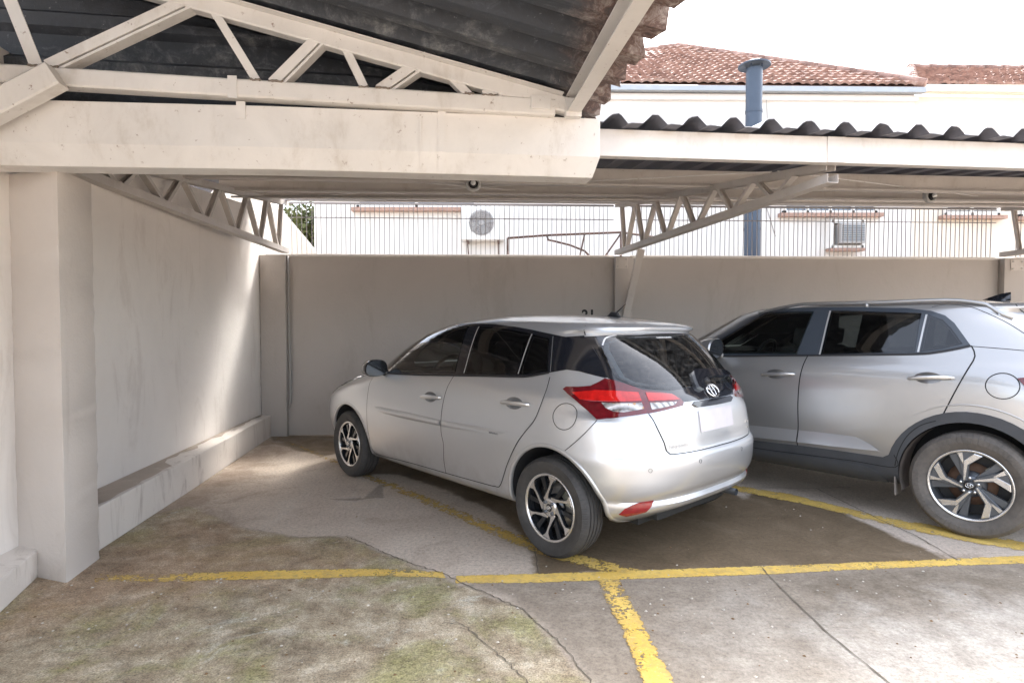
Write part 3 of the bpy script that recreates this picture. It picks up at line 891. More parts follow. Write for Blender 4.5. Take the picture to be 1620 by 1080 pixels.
t = thing("concrete_kerb", "long low whitewashed kerb along the foot of the side wall, dirt on its top", "kerb", (-2.75, 5.4, 0))
mb = MB()
mb.prism([(-2.50, 3.50, 0), (-2.556, 3.636, 0), (-2.70, 4.95, 0), (-2.985, 7.31, 0), (lwX(7.31)-.01, 7.31, 0), (lwX(3.5)-.01, 3.5, 0)], (0, 0, .272))
wob("kerb_body", mb, M["kerb"], t, bevel=.012)
mb = MB()
pts = []
for i in range(34):
    y = 3.56+i*.112
    xe = (-2.53-.13*(y-3.6)) if y < 4.95 else (-2.705-.121*(y-4.95))
    w = (xe-lwX(y))
    f = (.45+.55*(.5+.5*math.sin(i*1.7)*math.cos(i*.6))) if y > 4.75 else .10+.05*math.sin(i*2.3)
    pts.append((xe-w*f*.8-.02, y))
poly = [(x, y, .2755) for x, y in pts]+[(lwX(7.26)+.004, 7.26, .2755), (lwX(3.56)+.004, 3.56, .2755)]
mb.add(poly, [tuple(range(len(poly)))])
wob("dirt_layer", mb, M["kerbtop"], t)

t = thing("concrete_kerb", "short low kerb at the left edge in front of the pillar", "kerb", (-2.6, 2.8, 0))
mb = MB(); mb.prism([(-2.655, 3.32, 0), (-2.484, 2.83, 0), (-2.36, 2.2, 0), (-2.2, .8, 0), (-2.62, .8, 0), (-2.80, 3.30, 0)], (0, 0, .155))
wob("kerb_body", mb, M["kerb"], t, bevel=.012)

# ------------------------------------------------------------------ bar fence on the back wall
bar_me = None
def fence(label, x0, x1, group="bar fences on the back wall"):
    global bar_me
    xm = (x0+x1)/2
    t = thing("bar_fence", label, "fence", (xm, bwY(xm)+.08, 2.25), math.atan(.045), group)
    hl = (x1-x0)/2
    mb = MB(); mb.beam((-hl, 0, .02), (hl, 0, .02), .03, .022); mb.build("bottom_rail", M["rail"], t)
    mb = MB(); mb.beam((-hl, -.009, .485), (hl, -.009, .485), .010, .010); mb.build("middle_rail", M["bars"], t)
    mb = MB(); mb.beam((-hl, 0, .665), (hl, 0, .665), .03, .02); mb.build("top_rail", M["bars"], t)
    n = int((x1-x0)/.0608); rnd = random.Random(int(x0*10))
    if bar_me is None:
        mb = MB(); mb.beam((0, 0, .02), (0, 0, .655), .0075, .0075, up=(0, 1, 0))
        o0 = mb.build("fence_bar", M["bars"], t); bar_me = o0.data; bpy.data.objects.remove(o0)
    for i in range(n):
        o = bpy.data.objects.new("fence_bar", bar_me); COL.objects.link(o); o.parent = t
        o.location = (-hl+.03+i*.0608+rnd.uniform(-.003, .003), 0, 0); o.rotation_euler = (0, rnd.uniform(-.012, .012), 0)
fence("grey vertical bar fence between the corner and the middle pier", -2.80, 1.31)
fence("grey vertical bar fence between the middle pier and the right pier", 1.52, 6.42)
fence("short grey vertical bar fence beyond the right pier at the photo's edge", 6.68, 8.9)

# ------------------------------------------------------------------ far canopy
def ffY(x): return 3.83+.104*(x-.58)     # fascia line
Z0, Z1 = 2.652, 2.975                    # sheet underside at the fascia and at the wall
def shz(x, y):
    a, b = ffY(x), bwY(x); return Z0+(Z1-Z0)*(y-a)/(b-a)
can = thing("carport_roof", "far carport roof over both cars, ribbed sheets with dark edge on pale fascia beam", "canopy", (2.0, 5.6, 0))
mb = MB(); prof = []
x = -3.3
while x < 9.2:
    for dx, dz in ((0, .004), (.070, 0), (.108, .040), (.128, .054), (.166, .056), (.186, .042), (.226, 0.0)): prof.append((x+dx, dz))
    x += .252
prof = [(a, dz+.003) for a, dz in prof]
V = []
rows_ = (-.13, .45, 1.6, 2.8, 3.72)
for k in rows_:
    for a, dz in prof:
        X = a-.104*k; y = ffY(a)+k
        V.append((X, y, shz(X, y)+dz+(random.uniform(-.004, .004) if k < 0 else 0)))
n = len(prof)
F = [(j*n+i, j*n+i+1, (j+1)*n+i+1, (j+1)*n+i) for j in range(len(rows_)-1) for i in range(n-1)]
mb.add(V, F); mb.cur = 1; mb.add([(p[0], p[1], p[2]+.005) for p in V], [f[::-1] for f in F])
mb.add([V[i] for i in range(n)]+[(V[i][0], V[i][1], V[i][2]+.005) for i in range(n)], [(i, n+i, n+i+1, i+1) for i in range(n-1)])
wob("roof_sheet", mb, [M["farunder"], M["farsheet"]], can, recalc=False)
mb = MB(); a, b = (-2.95, ffY(-2.95)+.035, 2.562), (9.0, ffY(9.0)+.035, 2.562)
mb.beam(a, b, .07, .172); wob("fascia_beam", mb, M["fascia"], can, bevel=.006)
mb = MB(); mb.beam((2.10, ffY(2.10)-.004, 2.562), (2.225, ffY(2.225)-.004, 2.562), .006, .168); wob("splice_plate", mb, M["fascia"], can)
for fr_, hh in ((.40, .150), (.64, .125), (.83, .10), (.985, .055)):
    mb = MB()
    def P(x): 
        y = ffY(x)+(bwY(x)-ffY(x))*fr_
        return (x, y, shz(x, y)-.002-hh/2)
    mb.section(P(-2.95), P(9.0), [(-.03, -hh/2), (.03, -hh/2), (.03, -hh/2+.02), (-.024, -hh/2+.006), (-.024, hh/2-.006), (.03, hh/2-.02), (.03, hh/2), (-.03, hh/2)])
    wob("purlin", mb, M["steel2"], can)
mb = MB(); mb.smooth = True
mb.tube([(-2.8, 5.95, 2.665), (1.0, 6.15, 2.68), (8.8, 6.5, 2.695)], .011, 8)
wob("conduit", mb, M["steel2"], can)
for a, b in (((-2.78, 4.2, 2.56), (1.4, 7.2, 2.90)), ((-2.78, 7.1, 2.90), (2.0, 4.6, 2.57)), ((2.0, 4.5, 2.55), (6.4, 7.4, 2.90))):
    mb = MB(); mb.tube([a, b], .005, 6); wob("bracing_rod", mb, M["steel"], can)

def cantilever(label, w, tip, group="cantilever trusses of the far canopy", fr_=None, zz=(2.305, 2.89, 2.385, 2.475)):
    """w: xy at the wall, tip: xy; zz: bottom/top chord heights at wall, at tip"""
    t = thing("cantilever_truss", label, "truss", (w[0], w[1], zz[0]), 0, group)
    def B(f): return Vector((w[0]+(tip[0]-w[0])*f, w[1]+(tip[1]-w[1])*f, zz[0]+(zz[2]-zz[0])*f))
    def T(f): return Vector((w[0]+(tip[0]-w[0])*f, w[1]+(tip[1]-w[1])*f, zz[1]+(zz[3]-zz[1])*f))
    up = Vector((0, 0, 1))
    mb = MB(); mb.channel(B(-.02), B(1.0), .085, .060, .004); wob("bottom_chord", mb, M["steel2"], t)
    mb = MB(); mb.channel(T(-.02), T(.995)+Vector((0, 0, -.008)), .075, .055, .004, up=(0, 0, -1)); wob("top_chord", mb, M["steel2"], t)
    perp = Vector((tip[1]-w[1], w[0]-tip[0], 0)).normalized()
    for k, (a, b) in enumerate(fr_ or GP["mweb"]):
        p, q = T(a)-Vector((0, 0, .02)), B(b)+Vector((0, 0, .024))
        if (p-q).length < .04: continue
        mb = MB(); mb.channel(q, p, .052, .030, .004, up=(q-p).cross(perp).normalized()*(1 if k % 2 else -1)); wob("web_member", mb, M["steel2"], t)
    return t
cantilever("cream cantilever truss along the top of the side wall", (-2.82, 7.36), (-2.80, 3.62))
tm = cantilever("cantilever truss above the silver hatchback with a strut down to its pier", (1.36, 7.52), (2.17, 4.04))
mb = MB(); mb.beam((1.585, 7.30, 2.315), (1.40, 7.50, 1.32), .05, .085, up=(1, 0, 0)); wob("strut", mb, M["steel2"], tm)
def bplate(x, y, z, w, h, parent):
    mb = MB(); mb.box((x, y, z), (w, .008, h)); o = wob("base_plate", mb, M["steel2"], parent)
    for sx in (-1, 1):
        for sz in (-1, 1):
            m2 = MB(); m2.tube([(x+sx*w*.36, y-.003, z+sz*h*.32), (x+sx*w*.36, y-.018, z+sz*h*.32)], .009, 6)
            b_ = m2.build("bolt", M["bolt"], o, off=parent.location)
bplate(1.385, 7.502, 2.165, .15, .14, tm); bplate(1.415, 7.502, 1.50, .20, .10, tm)
tr = cantilever("cantilever truss at the right edge of the photo", (6.44, 7.74), (7.25, 4.30))
bplate(6.56, 7.728, 2.16, .16, .14, tr)

def lamp(label, x, y, z, turn):
    t = thing("lamp_holder", label, "lamp", (x, y, z), turn, "bare lamp holders under the far canopy")
    mb = MB(); mb.smooth = True
    mb.lathe([(.0, .03), (.060, .03), (.066, .012), (.064, -.012), (.054, -.022), (.044, -.016), (.040, .0), (.0, .0)], 36)
    mb.build("base_ring", M["greyplastic2"], t, auto=.7)
    mb = MB(); mb.smooth = True
    mb.lathe([(.040, -.001), (.040, -.004), (.030, -.008), (.030, -.040), (.024, -.042), (.022, -.016), (0, -.016)], 24); mb.build("socket", M["black"], t, auto=.6)
    mb = MB(); mb.smooth = True
    mb.lathe([(.0, -.017), (.021, -.018), (.023, -.045), (.018, -.060), (0, -.066)], 20); mb.build("bulb", M["glasswhite"], t)
    mb = MB(); mb.box((0, .045, .035), (.05, .04, .11)); mb.build("mounting_clip", M["greyplastic"], t)
lamp("grey lamp holder under the far canopy, left of the middle truss", -.334, 5.16, 2.607, .05)
lamp("grey lamp holder with pale glass under the far canopy, right of the middle truss", 4.19, 5.98, 2.675, .2)

# ------------------------------------------------------------------ near canopy
E1 = Vector((.993, .117, 0)).normalized(); E2 = Vector((-.117, .993, 0)).normalized()
O1 = Vector((-2.45, 3.0, 0))
def NP(t, s, z): return O1+E1*t+E2*s+Vector((0, 0, z))
def nz(t): return 2.652+.229*(2.75-t)     # top of the top chord
near = thing("carport_roof", "near carport roof overhead, blackened ribbed sheets sloping down to a ragged right edge", "canopy", (-1, 1.5, 0))
mb = MB(); prof = []
s = -3.1
while s < .42:
    for ds, dz in ((0, 0), (.062, 0), (.110, .092), (.182, .096), (.228, 0)): prof.append((s+ds, dz))
    s += .252
ts_ = [-1.6, 0, 1.2, 2.2, 2.85, 2.985]
V = []; rnd = random.Random(3)
for t_ in ts_:
    for q, (s_, dz) in enumerate(prof):
        e = (rnd.uniform(-.02, .03) if t_ > 2.9 else 0)
        V.append(NP(t_+e, s_, nz(t_)+.022+dz+rnd.uniform(-.004, .004)))
n = len(prof)
F = [(j*n+i, (j+1)*n+i, (j+1)*n+i+1, j*n+i+1) for j in range(len(ts_)-1) for i in range(n-1)]
mb.add(V, F); mb.add([v+Vector((0, 0, .005)) for v in V], [f[::-1] for f in F])
k = (len(ts_)-1)*n
mb.add([V[k+i] for i in range(n)]+[V[k+i]+Vector((0, 0, .005)) for i in range(n)], [(i, i+1, n+i+1, n+i) for i in range(n-1)])
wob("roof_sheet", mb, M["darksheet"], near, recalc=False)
# ribbed end cladding behind the truss
mb = MB(); zz = 2.42; prof = []
while zz < 3.75:
    for dz, d in ((0, 0), (.09, 0), (.12, .05), (.19, .055), (.22, 0)): prof.append((zz+dz, d))
    zz += .25
tt = [-1.6, -.6, .4, 1.2, 1.9, 2.5, 2.95]
V = []
for t_ in tt:
    top = nz(t_)+.03
    for z_, d in prof: V.append(NP(t_, .36-d*.8, min(z_-.012*t_, top)))
n = len(prof)
mb.add(V, [(j*n+i, (j+1)*n+i, (j+1)*n+i+1, j*n+i+1) for j in range(len(tt)-1) for i in range(n-1)])
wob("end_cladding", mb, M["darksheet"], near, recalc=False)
mb = MB(); a, b = NP(2.80, 0.03, 2.608), NP(2.80, -3.1, 2.612)
mb.section(a, b, [(-.04, -.05), (.035, -.05), (.035, -.044), (-.032, -.044), (-.032, .044), (.035, .044), (.035, .05), (-.04, .05)])
wob("edge_purlin", mb, M["steel"], near)

tn = thing("roof_truss", "large cream truss across the top left, tapering to the near canopy's edge", "truss", NP(0, 0, 2.6))
def zb(t): return 2.589-.0185*t
mb = MB(); mb.beam(NP(-1.2, 0, zb(-1.2)+.045), NP(2.70, 0, zb(2.7)+.045), .09, .09, bev=.008); wob("bottom_chord", mb, M["steel"], tn)
mb = MB(); mb.beam(NP(-1.2, 0, nz(-1.2)-.045), NP(2.78, 0, nz(2.78)-.045), .075, .085, bev=.008)
mb.beam(NP(-1.2, -.02, nz(-1.2)-.003), NP(2.74, -.02, nz(2.74)-.003), .12, .006); wob("top_chord", mb, M["steel"], tn)
mb = MB(); mb.box(NP(2.62, -.005, 2.605), (.11, .10, .075), Matrix.Rotation(math.atan2(E1.y, E1.x), 3, 'Z'))
wob("end_block", mb, M["steel"], tn, bevel=.004)
mb = MB(); mb.box(NP(2.80, -.03, 2.585), (.09, .05, .10), Matrix.Rotation(math.atan2(E1.y, E1.x), 3, 'Z')); wob("end_cap", mb, M["steel"], tn, bevel=.004)
for k, (p, q) in enumerate(GP["nweb"]):
    a, b = NP(q[0], 0, q[1]), NP(p[0], 0, p[1]); d = (b-a).normalized()
    big = k in (1, 3, 5, 7)
    up = E2.cross(d)
    mb = MB()
    if big:
        sg = 1 if d.dot(E1) > 0 else -1
        sec = [(-.035, -.036), (.035, -.036), (.035, .036), (-.035, .036), (-.035, .024), (.012, .024), (.012, .014), (-.035, .014)]
        if sg < 0: sec = [(x_, -y_) for x_, y_ in sec][::-1]
        mb.section(a-d*.02, b+d*.01, sec, up=up)
    else:
        w_ = .06 if k == 0 else .042
        mb.section(a-d*.02, b+d*.01, [(-.028, -w_/2), (.028, -w_/2), (.028, -w_/2+.005), (-.022, -w_/2+.005), (-.022, w_/2), (-.028, w_/2)], up=up)
    wob("web_member", mb, M["steel"], tn)
    wb = MB(); wb.smooth = True; rw = random.Random(k)
    c_ = NP(q[0], -.046, zb(q[0])+.088); wl_ = .075 if big else .05
    pts_ = [c_+E1*(wl_*(i/7-.5))+Vector((0, 0, rw.uniform(-.003, .003))) for i in range(8)]
    wb.tube(pts_, .006, 6, rad=[rw.uniform(.003, .008) for _ in pts_]); wob("weld_bead", wb, M["weld"], tn)
# gusset straps on the chord
for t_ in (1.02,):
    mb = MB(); mb.beam(NP(t_, -.048, zb(t_)-.012), NP(t_, -.048, zb(t_)+.10), .045, .004, up=E2); wob("strap", mb, M["steel"], tn)
tb = thing("knee_brace", "cream box section brace rising from the left edge to the truss chord", "brace", NP(-.1, -.1, 2.3))
mb = MB()
a, b = NP(-.55, -.12, 2.13), NP(.215, -.085, 2.615)
mb.beam(a, b, .10, .115, up=(0, 0, 1), bev=.008); wob("brace_bar", mb, M["steel"], tb)

tg = thing("box_gutter", "long cream boxed gutter under the near truss, stained, ending in mid air on the right", "gutter", NP(1.3, .1, 2.3))
secR = [(0, 2.548), (0, 2.335), (.055, 2.232), (.20, 2.232), (.20, 2.548)]
mb = MB(); V = []
st = [(-1.3, -.035, .02), (.2, -.02, .012), (1.2, -.004, .0), (2.6, 0, 0), (2.965, 0, 0)]
for t_, dz, dt in st:
    for i, (s_, z_) in enumerate(secR):
        tt_ = t_
        if t_ > 2.9 and z_ < 2.3: tt_ = t_-.03
        V.append(NP(tt_, s_+.005, z_+dz))
n = 5
F = [(j*n+i, (j+1)*n+i, (j+1)*n+(i+1) % n, j*n+(i+1) % n) for j in range(len(st)-1) for i in range(n)]
F += [tuple(range(n)), tuple(range((len(st)-1)*n+n-1, (len(st)-1)*n-1, -1))]
mb.add(V, F); wob("gutter_box", mb, M["gutter"], tg, bevel=.006)
def strap(t_, w, z0, z1, wrap=True):
    mb = MB(); 
    mb.beam(NP(t_, .001, z0), NP(t_, .001, z1), w, .004, up=E2)
    if wrap: mb.beam(NP(t_, .0005, 2.335), NP(t_, .0555, 2.231), w, .004, up=E2)
    wob("strap", mb, M["gutter"], tg)
strap(2.085, .042, 2.335, 2.56)
strap(1.97, .010, 2.335, 2.53)
strap(1.045, .045, 2.47, 2.56, False)
# ------------------------------------------------------------------ houses behind the wall
def tiled_plane(mb, p00, p10, p01, p11, tw=.17, row=.24, amp=.03):
    """p00-p10 eave edge, p01-p11 ridge edge; wavy tile courses"""
    p00, p10, p01, p11 = map(Vector, (p00, p10, p01, p11))
    n_ = (p10-p00).cross(p01-p00)
    if n_.length < 1e-6: n_ = (p10-p00).cross(p11-p00)
    n_.normalize()
    if n_.z < 0: n_ = -n_
    L0 = max((p10-p00).length, (p11-p01).length); H = max((p01-p00).length*.9, .5)
    H = ((p01+p11)/2-(p00+p10)/2).length
    mb.add([p00-n_*.03, p10-n_*.03, p11-n_*.03, p01-n_*.03], [(0, 1, 2, 3)])
    nu = int(L0/(tw/5)); rows = max(3, int(H/row))
    for r in range(rows):
        V = []; rt = random.Random(r*31+int(L0*100)); jz = [rt.gauss(0, .005) for _ in range(int(L0/tw)+3)]; ju = rt.uniform(0, tw)
        for e in (0, 1):
            v = (r+e)/rows
            a = p00+(p01-p00)*v; b = p10+(p11-p10)*v
            for i in range(nu+1):
                u = i/nu; p = a+(b-a)*u
                s = (p-p00).dot((p10-p00).normalized())
                z = amp*abs(math.sin(PI*(s+ju*.3)/tw))+(.045 if e == 0 else .0)+jz[int((s+ju*.3)/tw) % len(jz)]
                V.append(p+n_*z)
        # small drop face at the front of each course
        base = len(V)
        for i in range(nu+1): V.append(V[i]-n_*.05)
        m = nu+1
        mb.add(V, [(i, i+1, m+i+1, m+i) for i in range(nu)]+[(base+i, base+i+1, i+1, i) for i in range(nu)])
def ridge_caps(mb, a, b, r=.10, seg=.38):
    a, b = Vector(a), Vector(b); n = max(1, int((b-a).length/seg))
    for i in range(n):
        p, q = a+(b-a)*(i/n), a+(b-a)*((i+1.12)/n)
        mb.tube([p, q], r, 8, rad=[r, r*.82])

h1 = thing("house", "white rendered house with a red hipped tile roof behind the fence", "house", (2.0, 11.0, 0))
mb = MB(); mb.prism([(-3.65, 11.0, -.3), (7.38, 11.0, -.3), (7.38, 17.5, -.3), (-3.65, 17.5, -.3)], (0, 0, 6.0)); wob("wall", mb, M["white"], h1)
mb = MB(); ap, ap2 = (3.96, 14.4, 8.02), (-.2, 14.4, 7.9)
tiled_plane(mb, (-3.9, 10.85, 5.80), (7.42, 10.85, 5.70), (2.2, 14.4, 7.75), ap)
tiled_plane(mb, (7.42, 10.85, 5.70), (7.42, 17.9, 5.70), ap, (3.96, 14.5, 8.02))
rf = wob("roof", mb, M["tiles"], h1, recalc=False)
mb = MB(); mb.smooth = True; ridge_caps(mb, ap, (7.42, 10.85, 5.74)); ridge_caps(mb, (2.2, 14.4, 7.75), ap)
mb.build("ridge_tiles", M["tiles"], rf, off=h1.location)
mb = MB(); mb.section((-3.8, 10.84, 5.69), (7.45, 10.84, 5.60), [(-.07, -.045), (.05, -.045), (.05, .045), (.04, .045), (.04, -.035), (-.06, -.035), (-.06, .045), (-.075, .045)]); wob("eave_gutter", mb, M["zinc"], h1)
mb = MB(); mb.prism([(-3.7, 10.92, 5.52), (7.40, 10.92, 5.45), (7.40, 11.0, 5.45), (-3.7, 11.0, 5.52)], (0, 0, .10)); wob("eave_board", mb, M["white"], h1)
def window(parent, x0, x1, z0, z1, y, nsash=4, sill=True, frame="whiteplastic", pane="pane", blind=False):
    mb = MB(); f = .05; ym = y-.03
    mb.box(((x0+x1)/2, ym, z0+f/2), (x1-x0, .07, f)); mb.box(((x0+x1)/2, ym, z1-f/2), (x1-x0, .07, f))
    for i in range(nsash+1):
        x = x0+f/2+(x1-x0-f)*i/nsash; mb.box((x, ym-.002, (z0+z1)/2), (f, .066, z1-z0-.004))
    w = wob("window", mb, M[frame], parent)
    mb = MB(); mb.box(((x0+x1)/2, y-.012, (z0+z1)/2), (x1-x0-.02, .02, z1-z0-.02)); mb.build("pane", M[pane], w, off=parent.location)
    if blind:
        mb = MB(); z = z0+.06
        while z < z1-.06:
            mb.box(((x0+x1)/2, y-.05, z), (x1-x0-.12, .03, .035), Matrix.Rotation(.5, 3, 'X')); z += .055
        mb.build("shutter_slats", M["whiteplastic"], w, off=parent.location)
    if sill:
        mb = MB(); mb.box(((x0+x1)/2, y-.07, z0-.035), (x1-x0+.16, .14, .065)); mb.build("window_sill", M["sill"], w, off=parent.location)
mb = MB(); mb.smooth = True; mb.tube([(4.62, 10.93, 5.62), (4.66, 10.96, 5.3), (4.70, 10.97, 4.6), (4.66, 10.97, 3.6), (4.85, 10.97, 3.0)], .008, 6); wob("hanging_cable", mb, M["greyplastic"], h1)
window(h1, -2.85, -.65, 3.52, 4.9, 11.0, 2)
window(h1, 4.98, 6.70, 3.42, 4.7, 11.0, 4)

h2 = thing("house", "cream rendered house with a red tile roof and shuttered windows at the right", "house", (10.0, 11.1, 0))
mb = MB(); mb.prism([(7.385, 11.1, -.3), (15.0, 11.3, -.3), (15.0, 17.0, -.3), (7.385, 17.0, -.3)], (0, 0, 5.9)); wob("wall", mb, M["cream"], h2)
mb = MB(); tiled_plane(mb, (7.35, 11.0, 5.78), (15.2, 11.2, 5.70), (8.75, 13.2, 6.98), (15.2, 13.3, 6.95))
rf = wob("roof", mb, M["tiles"], h2, recalc=False)
mb = MB(); mb.smooth = True; ridge_caps(mb, (7.35, 11.0, 5.83), (8.75, 13.2, 7.02)); ridge_caps(mb, (8.75, 13.2, 7.0), (15.2, 13.3, 6.97)); mb.build("ridge_tiles", M["tiles"], rf, off=h2.location)
mb = MB(); mb.prism([(7.40, 11.06, 5.62), (15.1, 11.26, 5.58), (15.1, 10.95, 5.58), (7.40, 10.90, 5.62)], (0, 0, .12)); wob("cornice", mb, M["cream"], h2)
mb = MB(); mb.prism([(6.95, 12.0, 5.7), (7.75, 11.6, 5.7), (7.75, 11.6, 6.35), (7.62, 11.65, 6.35)], (.06, 1.2, 0)); wob("parapet", mb, M["white"], h2)
window(h2, 8.02, 9.05, 3.40, 4.6, 11.12, 2, blind=True)
window(h2, 9.45, 10.5, 3.38, 4.6, 11.15, 2, blind=True)

t = thing("flue_pipe", "blue grey metal flue with a flat round cap in front of the white house", "chimney", (3.83, 9.5, -.2))
mb = MB(); mb.smooth = True; mb.tube([(0, 0, 0), (0, 0, 5.62)], .125, 24); mb.build("flue", M["bluepipe"], t, auto=.6)
mb = MB(); mb.smooth = True
for z in (3.1, 4.95): mb.lathe([(.126, z-.02), (.132, z-.02), (.132, z+.02), (.126, z+.02)], 24, 'z')
mb.build("joint_ring", M["bluepipe"], t, auto=.6)
mb = MB(); mb.smooth = True
mb.lathe([(.0, 5.70), (.22, 5.665), (.245, 5.655), (.245, 5.675), (.10, 5.74), (.0, 5.75)], 32, 'z'); mb.build("cap", M["bluepipe"], t, auto=.6)
mb = MB()
for k in range(4):
    a = PI/4+k*PI/2; mb.box((math.cos(a)*.12, math.sin(a)*.12, 5.64), (.02, .02, .07))
mb.build("cap_bracket", M["bluepipe"], t)

t = thing("air_conditioner", "white outdoor unit with a round fan grille on the white house wall", "air conditioner", (-.55, 10.8, 2.9))
mb = MB(); mb.box((.02, .05, .31), (.78, .26, .60)); mb.build("casing", M["whiteplastic"], t, bevel=.012)
mb = MB(); mb.smooth = True
for r in (.225, .19, .155, .12, .085): mb.tube([(math.cos(2*PI*k/36)*r, -.10, .31+math.sin(2*PI*k/36)*r) for k in range(37)], .0055, 6, False)
for k in range(16):
    a = 2*PI*k/16; mb.tube([(math.cos(a)*.05, -.10, .31+math.sin(a)*.05), (math.cos(a)*.225, -.098, .31+math.sin(a)*.225)], .0045, 5)
mb.build("fan_grille", M["greyplastic"], t)
mb = MB(); mb.lathe([(0, -.083), (.215, -.083), (.215, -.0795), (0, -.0795)], 32); mb.xform(Matrix.Translation((0, 0, .31))); mb.build("fan_well", M["bars"], t)
mb = MB()
for k in range(4):
    a = 2*PI*k/4+.3
    c, s_ = math.cos(a), math.sin(a)
    mb.add([(c*.04-s_*.03, -.09, .31+s_*.04+c*.03), (c*.20-s_*.09, -.087, .31+s_*.20+c*.09), (c*.205+s_*.05, -.094, .31+s_*.205-c*.05), (c*.04+s_*.03, -.092, .31+s_*.04-c*.03)], [(0, 1, 2, 3)])
mb.lathe([(0, -.106), (.045, -.104), (.045, -.088), (0, -.087)], 16); n0 = len(mb.v)
mb.v = [(p[0], p[1], p[2]+(.31 if i >= 16 else 0)) for i, p in enumerate(mb.v)]
mb.build("fan", M["greyplastic"], t)
mb = MB()
for x in (-.25, .3):
    mb.beam((x, .2, -.02), (x, -.10, -.02), .03, .03); mb.beam((x, .19, -.28), (x, -.06, -.03), .02, .02)
mb.build("bracket", M["rusty"], t)

t = thing("air_conditioner", "boxy window air conditioner in a white surround on the white house wall", "air conditioner", (6.08, 10.9, 2.8))
mb = MB()
for x in (-.29, .29): mb.box((x, 0, .22), (.06, .22, .50))
mb.box((0, 0, .445), (.58, .22, .05)); mb.box((0, 0, -.005), (.58, .22, .05)); mb.build("surround", M["whiteplastic"], t)
mb = MB(); mb.box((.03, -.10, .22), (.44, .26, .36)); mb.build("casing", M["greyplastic"], t, bevel=.01)
mb = MB()
for k in range(9): mb.box((.03, -.235, .09+k*.032), (.40, .012, .012))
mb.build("grille", M["pane"], t)
mb = MB(); mb.box((.0, -.05, -.06), (.62, .2, .05)); mb.build("shelf", M["sill"], t)

t = thing("awning_frame", "rusty bent iron awning frame standing behind the bar fence", "iron frame", (.6, 8.2, 1.9))
mb = MB(); mb.smooth = True
def wl(x, z): return (x-.6, 0, z-1.9)
mb.tube([wl(-.06, 2.575), wl(.48, 2.615), wl(1.5, 2.655), (1.5, .5, .76)], .016, 8)
mb.tube([wl(-.06, 2.575), wl(-.06, 2.40)], .014, 8)
mb.tube([wl(.48, 2.61), wl(.50, 2.55), wl(.58, 2.535), wl(.80, 2.48), wl(1.00, 2.40), wl(1.12, 2.28)], .014, 8)
mb.tube([wl(1.0, 2.63), wl(.94, 2.36), wl(.9, 2.1)], .012, 8); mb.tube([wl(1.5, 2.64), wl(1.25, 2.28), wl(1.1, 2.0)], .012, 8)
mb.tube([(-.66, 0, .5), (-.66, 0, -1.9)], .016, 8); mb.tube([(.9, .0, .76), (.9, 0, -1.9)], .016, 8)
mb.build("iron_tube", M["rusty"], t)

t = thing("neighbour_wall", "cream sloping end wall beyond the corner, under the tree", "wall", (-3.6, 9.0, 0))
mb = MB(); mb.prism([(-5.2, 9.0, 0), (-2.93, 9.0, 0), (-2.93, 9.0, 2.42), (-3.0, 9.0, 2.50), (-3.50, 9.0, 3.10), (-5.2, 9.0, 4.4)], (0, .2, 0)); wob("wall", mb, M["cream"], t)

def tree(label, x, y, h, r, n, seed):
    t = thing("leafy_tree", label, "tree", (x, y, -.2))
    rnd = random.Random(seed); mb = MB(); mb.smooth = True
    mb.tube([(0, 0, 0), (.05, .02, h*.35), (-.04, .05, h*.6), (.03, .0, h*.85)], .1, 8, rad=[.13, .10, .07, .02])
    limbs = []
    for k in range(9):
        a = rnd.uniform(0, 2*PI); z = h*rnd.uniform(.4, .75); l = r*rnd.uniform(.6, 1.0)
        e = (math.cos(a)*l, math.sin(a)*l, z+l*rnd.uniform(.3, .8)); limbs.append(e)
        mb.tube([(0, .02, z), (e[0]*.5, e[1]*.5, z+(e[2]-z)*.6), e], .03, 6, rad=[.045, .03, .008])
    mb.build("trunk", M["bark"], t)
    mb = MB()
    cl = limbs+[(rnd.gauss(0, r*.4), rnd.gauss(0, r*.4), h*.72+rnd.gauss(0, r*.35)) for _ in range(12)]
    for i in range(n):
        c = rnd.choice(cl); q = Vector((c[0]+rnd.gauss(0, r*.20), c[1]+rnd.gauss(0, r*.20), c[2]+rnd.gauss(0, r*.17)))
        d = Vector((rnd.gauss(0, 1), rnd.gauss(0, 1), rnd.gauss(0, .6)-.3)).normalized(); u = d.cross(Vector((rnd.gauss(0, 1), rnd.gauss(0, 1), rnd.gauss(0, 1)))).normalized()
        s_ = rnd.uniform(.06, .12); w_ = s_*.42
        mb.add([q, q+d*s_*.5+u*w_, q+d*s_, q+d*s_*.5-u*w_], [(0, 1, 2, 3)])
    mb.build("crown", M["leaves"], t, recalc=False)
tree("green leafy tree seen through the fence at the left corner", -4.75, 12.6, 4.6, 1.05, 8500, 4)
# ------------------------------------------------------------------ car materials
def paint(name, col, rough=.32, flake=.05):
    m, nt, b = newmat(name)
    v = coord(nt)
    n1 = noise(nt, v, 1.2, 3, .5); n2 = noise(nt, v, 2.5, 6, .6); n3 = noise(nt, v, 7, 8, .75)
    c = ramp(nt, n1, [(.3, [x*(1-flake*.5) for x in col]), (.7, [min(1, x*(1+flake*.5)) for x in col])])
    # road film low down on the body
    sx = nd(nt, "ShaderNodeSeparateXYZ"); L(nt, v, sx.inputs[0])
    low = mth(nt, "MULTIPLY", sstep(nt, sx.outputs[2], .55, .20), sstep(nt, n3, .35, .75))
    c = mix(nt, mth(nt, "MULTIPLY", low, .35), c, (.25, .21, .17))
    L(nt, c, b.inputs["Base Color"])
    b.inputs["Metallic"].default_value = .68
    L(nt, ramp(nt, n2, [(.3, rough-.015), (.7, rough+.04)]), b.inputs["Roughness"])
    b.inputs["Coat Weight"].default_value = 1.0; b.inputs["Coat Roughness"].default_value = .05
    return m
